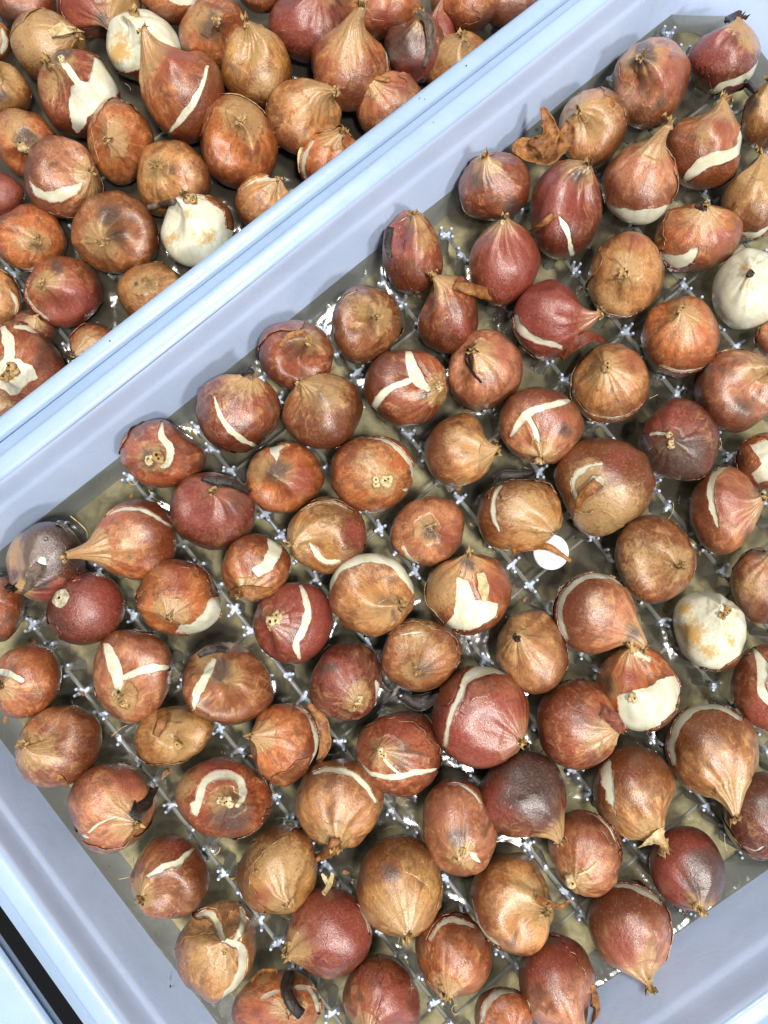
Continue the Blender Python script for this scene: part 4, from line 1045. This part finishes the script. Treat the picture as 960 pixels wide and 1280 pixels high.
B(280, 997, 61, 51, 282, 1003, 0.0, 'R', 'red-brown bulb with a white snail-shell spiral tear', t=[(11, 246, 1016, 249, 996, 256, 978, 272, 969, 290, 970, 302, 980, 303, 998, 296, 1008)], p=[(234, 1004, 250, 1000, 250, 1012, 246, 1022, 238, 1014)], s=[('d', 290, 1020, 28, .7), ('r', 270, 955, 28, .8), ('t', 225, 985, 22, .7), ('t', 292, 990, 10)], knob=[(285, 1004, 7, 'p'), (275, 1000, 5, 'p')], tip=None, dent=.4)
B(32, 851, 46, 47, 6, 862, 0.0, 'O', 'orange-tan bulb with short white wedge at the left edge', t=[(10, -5, 838, 10, 842, 27, 851)], s=[('t', 10, 862, 14, .7), ('r', 50, 815, 20, .4)], dent=.9)
B(166, 846, 50, 59, 150, 873, 0.0, 'P', 'tan-pink bulb with a checkmark-shaped white tear', t=[(17, 133, 808, 140, 826, 146, 844, 148, 862), (11, 148, 850, 172, 840, 192, 835, 210, 835)], s=[('t', 152, 874, 15), ('r', 180, 815, 20, .3)], knob=[(146, 868, 6, 'p'), (156, 878, 6, 't')], dent=.8)
B(218, 920, 51, 38, 214, 918, 0.0, 'Y', 'low golden-tan bulb with short brown stalk', s=[('t', 225, 920, 32, .9), ('t', 218, 905, 20)], stalk=[(14, 8, 't', 204, 892, 0, 203, 904, 2, 195, 920, 2.5)], knob=[(222, 932, 6, 't')], tip=None, dent=1.1)
B(285, 855, 58, 52, 283, 842, 0.0, 'B', 'brown bulb with a deep nose hollow, black crust and white wedge', t=[(13, 266, 826, 256, 848, 246, 866, 242, 886)], s=[('d', 276, 842, 17, .8), ('t', 255, 818, 20), ('d', 270, 806, 13)], dent=1.8, dd=-110, husk=[((6, 12, 9), .8, 'k', 248, 820, 1, 266, 812, 1.5, 286, 814, 1)], tip=None)

# empty curled husk lying between two bulbs by the wall
hroot = thing('empty_husk', 'curled empty brown husk hooked upward beside the long wall', 'dry husk', at(675, 190, 0.01))
def hp(*a):
    return [np.array(at(a[i], a[i + 1], a[i + 2] * .001)) for i in range(0, len(a), 3)]
ribbon('curled_shell', hp(641, 186, 18, 660, 193, 15, 684, 192, 15, 704, 178, 20, 712, 158, 26), [.0050, .0085, .0090, .0075, .0030], 1.1, M_HUSK, hroot, 7)
ribbon('hooked_tip', hp(672, 188, 20, 684, 172, 25, 684, 155, 30, 676, 135, 33), [.0065, .0070, .0040, .0012], 1.1, M_HUSK, hroot, 9)
# ------------------------------------------------------------------ water, with a raised rim where it wets bulbs and walls
def water_sheet(name, P, box, step, label):
    (x0, y0), (x1, y1) = box
    xs = np.arange(x0, x1, step); ys = np.arange(y0, y1, step)
    gy, gx = np.meshgrid(ys, xs, indexing='ij')
    V = np.stack([gx.ravel(), gy.ravel(), gx.ravel() * 0], 1)
    # inside test against the crate's waterline (slightly into the wall)
    Q = offset_poly(P, 0.0026)
    d = np.full(len(V), 1e9)
    for i in range(4):
        a, b = Q[i], Q[(i + 1) % 4]
        t = (b - a).normalized(); n = np.array([-t.y, t.x])
        d = np.minimum(d, (V[:, :2] - np.array(a)) @ n)
    best = np.clip(d - 0.0026, 0, None)
    for b in BULBS:
        c = b['cen']; R = b['R']
        sx, sy = b['rx'] * 2 / (b['rx'] + b['ry']), b['ry'] * 2 / (b['rx'] + b['ry'])
        r0 = math.sqrt(max(R * R - c[2] ** 2, 1e-6)) * 0.96
        m = (np.abs(V[:, 0] - c[0]) < 0.04) & (np.abs(V[:, 1] - c[1]) < 0.04)
        e = np.hypot((V[m, 0] - c[0]) / sx, (V[m, 1] - c[1]) / sy) - r0
        best[m] = np.minimum(best[m], np.maximum(e, 0))
    V[:, 2] = 0.0007 * np.exp(-np.clip(best, 0, None) / 0.0022) + noise(V * 40, 3) * 0.00022
    Qd = grid_quads(len(ys), len(xs))
    ok = (d[Qd] > 0).all(1)
    V2, T2 = compact(V, Qd[ok])
    o = link(name, mesh_from(name, V2, T2), M_WATER)
    o['kind'] = 'structure'
    return o
water_sheet('water', WL, ((-0.27, -0.36), (0.25, 0.32)), 0.0011, '')
lx0 = at(-60, 0, 0).x; ly0 = at(0, 620, 0).y
water_sheet('water', LW, ((lx0, ly0), (0.16, 0.33)), 0.0011, '')

# ------------------------------------------------------------------ pin grid under the bulbs
def bars(name, segs, mat, parent):
    """each seg: (a, b, ra, rb) a tapered six-sided rod"""
    V = []; T = []
    for a, b, ra, rb in segs:
        d = (b - a).normalized()
        s = d.cross(Vector((0.3, 0.2, 1)) if abs(d.z) < .9 else Vector((1, 0, 0))).normalized(); u = s.cross(d)
        n = len(V)
        for P, r in ((a, ra), (b, rb)):
            for j in range(6):
                t = math.pi / 3 * j
                V.append(P + (s * math.cos(t) + u * math.sin(t)) * r)
        for j in range(6):
            k = (j + 1) % 6
            T.append((n + j, n + k, n + 6 + k)); T.append((n + j, n + 6 + k, n + 6 + j))
        for j in range(1, 5):
            T.append((n + 6, n + 6 + j, n + 7 + j))
    V = np.array([tuple(v) for v in V]) - np.array(parent.location)
    return link(name, mesh_from(name, V, np.array(T), False), mat, parent)

def pin_grid(label, orig, ud, vd, iu, iv, pitch_v, pitch_n, parent_loc, inside):
    root = thing('pin_grid', label, 'pin grid', parent_loc, 'plastic pin grids under the bulbs')
    rnd = random.Random(4)
    ud3, vd3 = Vector((ud.x, ud.y, 0)), Vector((vd.x, vd.y, 0))
    o3 = Vector((orig.x, orig.y, 0))
    zt = -0.0012
    up = Vector((0, 0, 1))
    for i in range(*iu):
        segs = []
        c = o3 + ud3 * (i * pitch_v)
        pts = [c + vd3 * (j * pitch_n) for j in range(*iv)]
        pts = [p for p in pts if inside(p)]
        if len(pts) < 2:
            continue
        for a, b in zip(pts, pts[1:]):
            segs.append((a + up * zt, b + up * zt, 0.0012, 0.0012))
        for k, p in enumerate(pts):
            segs.append((p + up * -0.020, p + up * (zt + .0012), 0.0034, 0.0016))
            for q in range(4):
                if rnd.random() < 0.22:
                    continue
                an = q * math.pi / 2 + rnd.uniform(-.5, .5)
                d = (ud3 * math.cos(an) + vd3 * math.sin(an)) * rnd.uniform(0.0024, 0.0040)
                e = p + d + up * (zt + .0002)
                segs.append((p + up * zt, e, 0.0018, 0.0014))
                segs.append((e - up * .001, e + up * (0.0050 + rnd.uniform(-.0010, .0008)) + d * .10, 0.0013, 0.0008))
        bars('pin_strip', segs, M_PIN, root)
    # cross bars, lower down
    segs = []
    for j in range(iv[0], iv[1], 5):
        pts = [o3 + ud3 * (i * pitch_v) + vd3 * (j * pitch_n) for i in range(*iu)]
        for a, b in zip(pts, pts[1:]):
            if inside(a) and inside(b):
                segs.append((a + up * -.0075, b + up * -.0075, 0.0009, 0.0009))
    bars('cross_bars', segs, M_PIN, root)
    return root
def make_inside(P, mg):
    Q = offset_poly(P, -mg)
    def f(p):
        for i in range(4):
            a, b = Q[i], Q[(i + 1) % 4]
            if (b - a).x * (p.y - a.y) - (b - a).y * (p.x - a.x) < 0: return False
        return True
    return f
p0 = v2(at(258, 1064, 0)); p1 = v2(at(45, 788, 0))
vdir2 = (p0 - p1).normalized()
udir2 = Vector((-vdir2.y, vdir2.x))
pin_grid('pale pin grid in the large crate, showing between the spaced bulbs', p0, udir2, vdir2, (-3, 14), (-30, 16), 0.0440, 0.0150, at(480, 700, -.02), make_inside(WL, .006))
q0 = v2(at(200, 250, 0))
vv = Vector((-dn.x, -dn.y))
pin_grid('pale pin grid in the crowded crate, mostly hidden by bulbs', q0, du, vv, (-5, 7), (-12, 12), 0.0440, 0.0170, at(200, 250, -.02), make_inside(LW, .006))

# ------------------------------------------------------------------ round white plug
pr = thing('drain_plug', 'small round white plug in open water, crossed by a dry leaf', 'plug', at(689, 690, -0.02))
pc = at(689, 690, 0.0022)
def disc_profile(name, prof, c, mat, parent, n=48):
    V = []
    for r, z in prof:
        for j in range(n):
            a = 2 * math.pi * j / n
            V.append((c.x + r * math.cos(a), c.y + r * math.sin(a), z))
    V = np.array(V)
    Q = grid_quads(len(prof), n, True)
    return link(name, mesh_from(name, V - np.array(parent.location), Q, False), mat, parent)
M_PLUG = mat_plastic('white_plug_plastic', (0.80, 0.81, 0.88, 1), rough=0.3)
r0 = 22.5 * (0.4 - .002) / F
disc_profile('cap', [(0.0001, .0024), (r0 * .9, .0024), (r0 * .97, .0024), (r0, .0021), (r0, -.001)], pc, M_PLUG, pr)
disc_profile('tube', [(r0 * .93, .0), (r0 * .93, -.0205)], pc, M_PLUG, pr)

# ------------------------------------------------------------------ loose scraps
deb = [np.array(at(x, y, z)) for x, y, z in ((552, 865, .002), (566, 880, .001), (540, 880, .001), (575, 868, .003))]
droot = thing('dead_leaf', 'shrivelled black leaf scrap between bulbs left of the largest red one', 'dead leaf', at(556, 872, 0.0))
ribbon('leaf_blade', [np.array(at(500, 868, .004)), np.array(at(520, 878, .006)), np.array(at(540, 872, .007)), np.array(at(548, 858, .006))], [.002, .005, .004, .0015], .9, M_BLACKHUSK, droot, 3)
droot = thing('dead_leaf', 'glossy black wet leaf floating above the golden-tan bulb', 'dead leaf', at(640, 592, 0.0))
ribbon('leaf_blade', [np.array(at(614, 600, .003)), np.array(at(632, 594, .006)), np.array(at(650, 594, .006)), np.array(at(668, 590, .003))], [.0015, .0032, .0032, .0015], .9, M_BLACKHUSK, droot, 4)
droot = thing('root_thread', 'thin white curled root thread near the wall corner', 'root thread', at(102, 660, 0.0))
tube('fibre', [np.array(at(88, 645, .003)), np.array(at(100, 655, .002)), np.array(at(108, 664, .002)), np.array(at(110, 674, .001))], [.0003, .0003, .0002], M_PALETIP, droot, 3, 6)
droot = thing('root_thread', 'white hair-thin root strand in water under the flattened brown bulb', 'root thread', at(195, 620, 0.0))
tube('fibre', [np.array(at(186, 612, .002)), np.array(at(192, 622, .002)), np.array(at(204, 630, .001))], [.0003, .0003, .0002], M_PALETIP, droot, 4, 6)

# specks of peat and skin on the plastic
rnd = random.Random(8)
SV = []; ST = []
def speck(P, r):
    n = len(SV)
    for d in ((1, 0, 0), (0, 1, 0), (-1, 0, 0), (0, -1, 0), (0, 0, 1), (0, 0, -1)):
        SV.append(P + Vector(d) * r * rnd.uniform(.5, 1.2))
    for a, b in ((0, 1), (1, 2), (2, 3), (3, 0)):
        ST.append((n + a, n + b, n + 4)); ST.append((n + b, n + a, n + 5))
for x, y, z, r in ((213, 1233, .013, .9), (137, 1083, .015, .4), (524, 123, RIMZ + .001, .5), (531, 124, RIMZ + .001, .4), (583, 82, RIMZ + .001, .6), (542, 153, RIMZ + .001, .3), (137, 426, RIMZ + .001, .5), (150, 500, .035, .3)):
    speck(at(x, y, z), r * .001)
for _ in range(46):
    p = at(rnd.uniform(0, 960), rnd.uniform(0, 1280), 0)
    speck(Vector((p.x, p.y, .0008)), rnd.uniform(.0002, .0006))
o = link('peat_specks', mesh_from('peat_specks', np.array([tuple(v) for v in SV]), np.array(ST)), M_DARKTIP)
o['kind'] = 'stuff'
o['label'] = 'tiny dark specks of peat on rim, wall and water'

# flakes of skin and fine rootlets drifting between the bulbs
FV = []; FT = []; HV = []
def flake(P, r):
    n = len(FV); m = 7
    a0 = rnd.uniform(0, 6.28); cu = rnd.uniform(.2, .9)
    FV.append(P)
    for j in range(m):
        a = 2 * math.pi * j / m
        x = math.cos(a) * r * rnd.uniform(.6, 1.3); y = math.sin(a) * r * rnd.uniform(.25, .7)
        FV.append(P + Vector((x * math.cos(a0) - y * math.sin(a0), x * math.sin(a0) + y * math.cos(a0), abs(x) * cu)))
    for j in range(m):
        FT.append((n, n + 1 + j, n + 1 + (j + 1) % m))
for _ in range(170):
    p = at(rnd.uniform(-20, 980), rnd.uniform(-20, 1300), 0.001)
    if min((p - Vector(tuple(b['cen']))).xy.length - b['R'] for b in BULBS) < -0.002:
        continue
    q = v2(p)
    if not (make_inside(WL, .004)(q) or make_inside(LW, .004)(q)):
        continue
    flake(Vector((p.x, p.y, .0009)), rnd.uniform(.0008, .0030))
o = link('skin_flakes', mesh_from('skin_flakes', np.array([tuple(v) for v in FV]), np.array(FT)), M_HUSK)
o['kind'] = 'stuff'
segs = []
for _ in range(120):
    p = at(rnd.uniform(-20, 980), rnd.uniform(-20, 1300), 0.001)
    q = v2(p)
    if min((p - Vector(tuple(b['cen']))).xy.length - b['R'] for b in BULBS) < -0.003 or not (make_inside(WL, .006)(q) or make_inside(LW, .006)(q)):
        continue
    a = rnd.uniform(0, 6.28); k = rnd.uniform(-.5, .5); c = Vector((p.x, p.y, .0010))
    for s_ in range(rnd.randint(4, 9)):
        e = c + Vector((math.cos(a), math.sin(a), rnd.uniform(-.1, .1))) * .0011
        segs.append((c, e, .00016, .00016)); c = e; a += k
o = bars('rootlets', segs, M_PALETIP, thing('tmp', 'x', 'x', (0, 0, 0)))
tmp_ = o.parent; o.parent = None; bpy.data.objects.remove(tmp_)
o['kind'] = 'stuff'
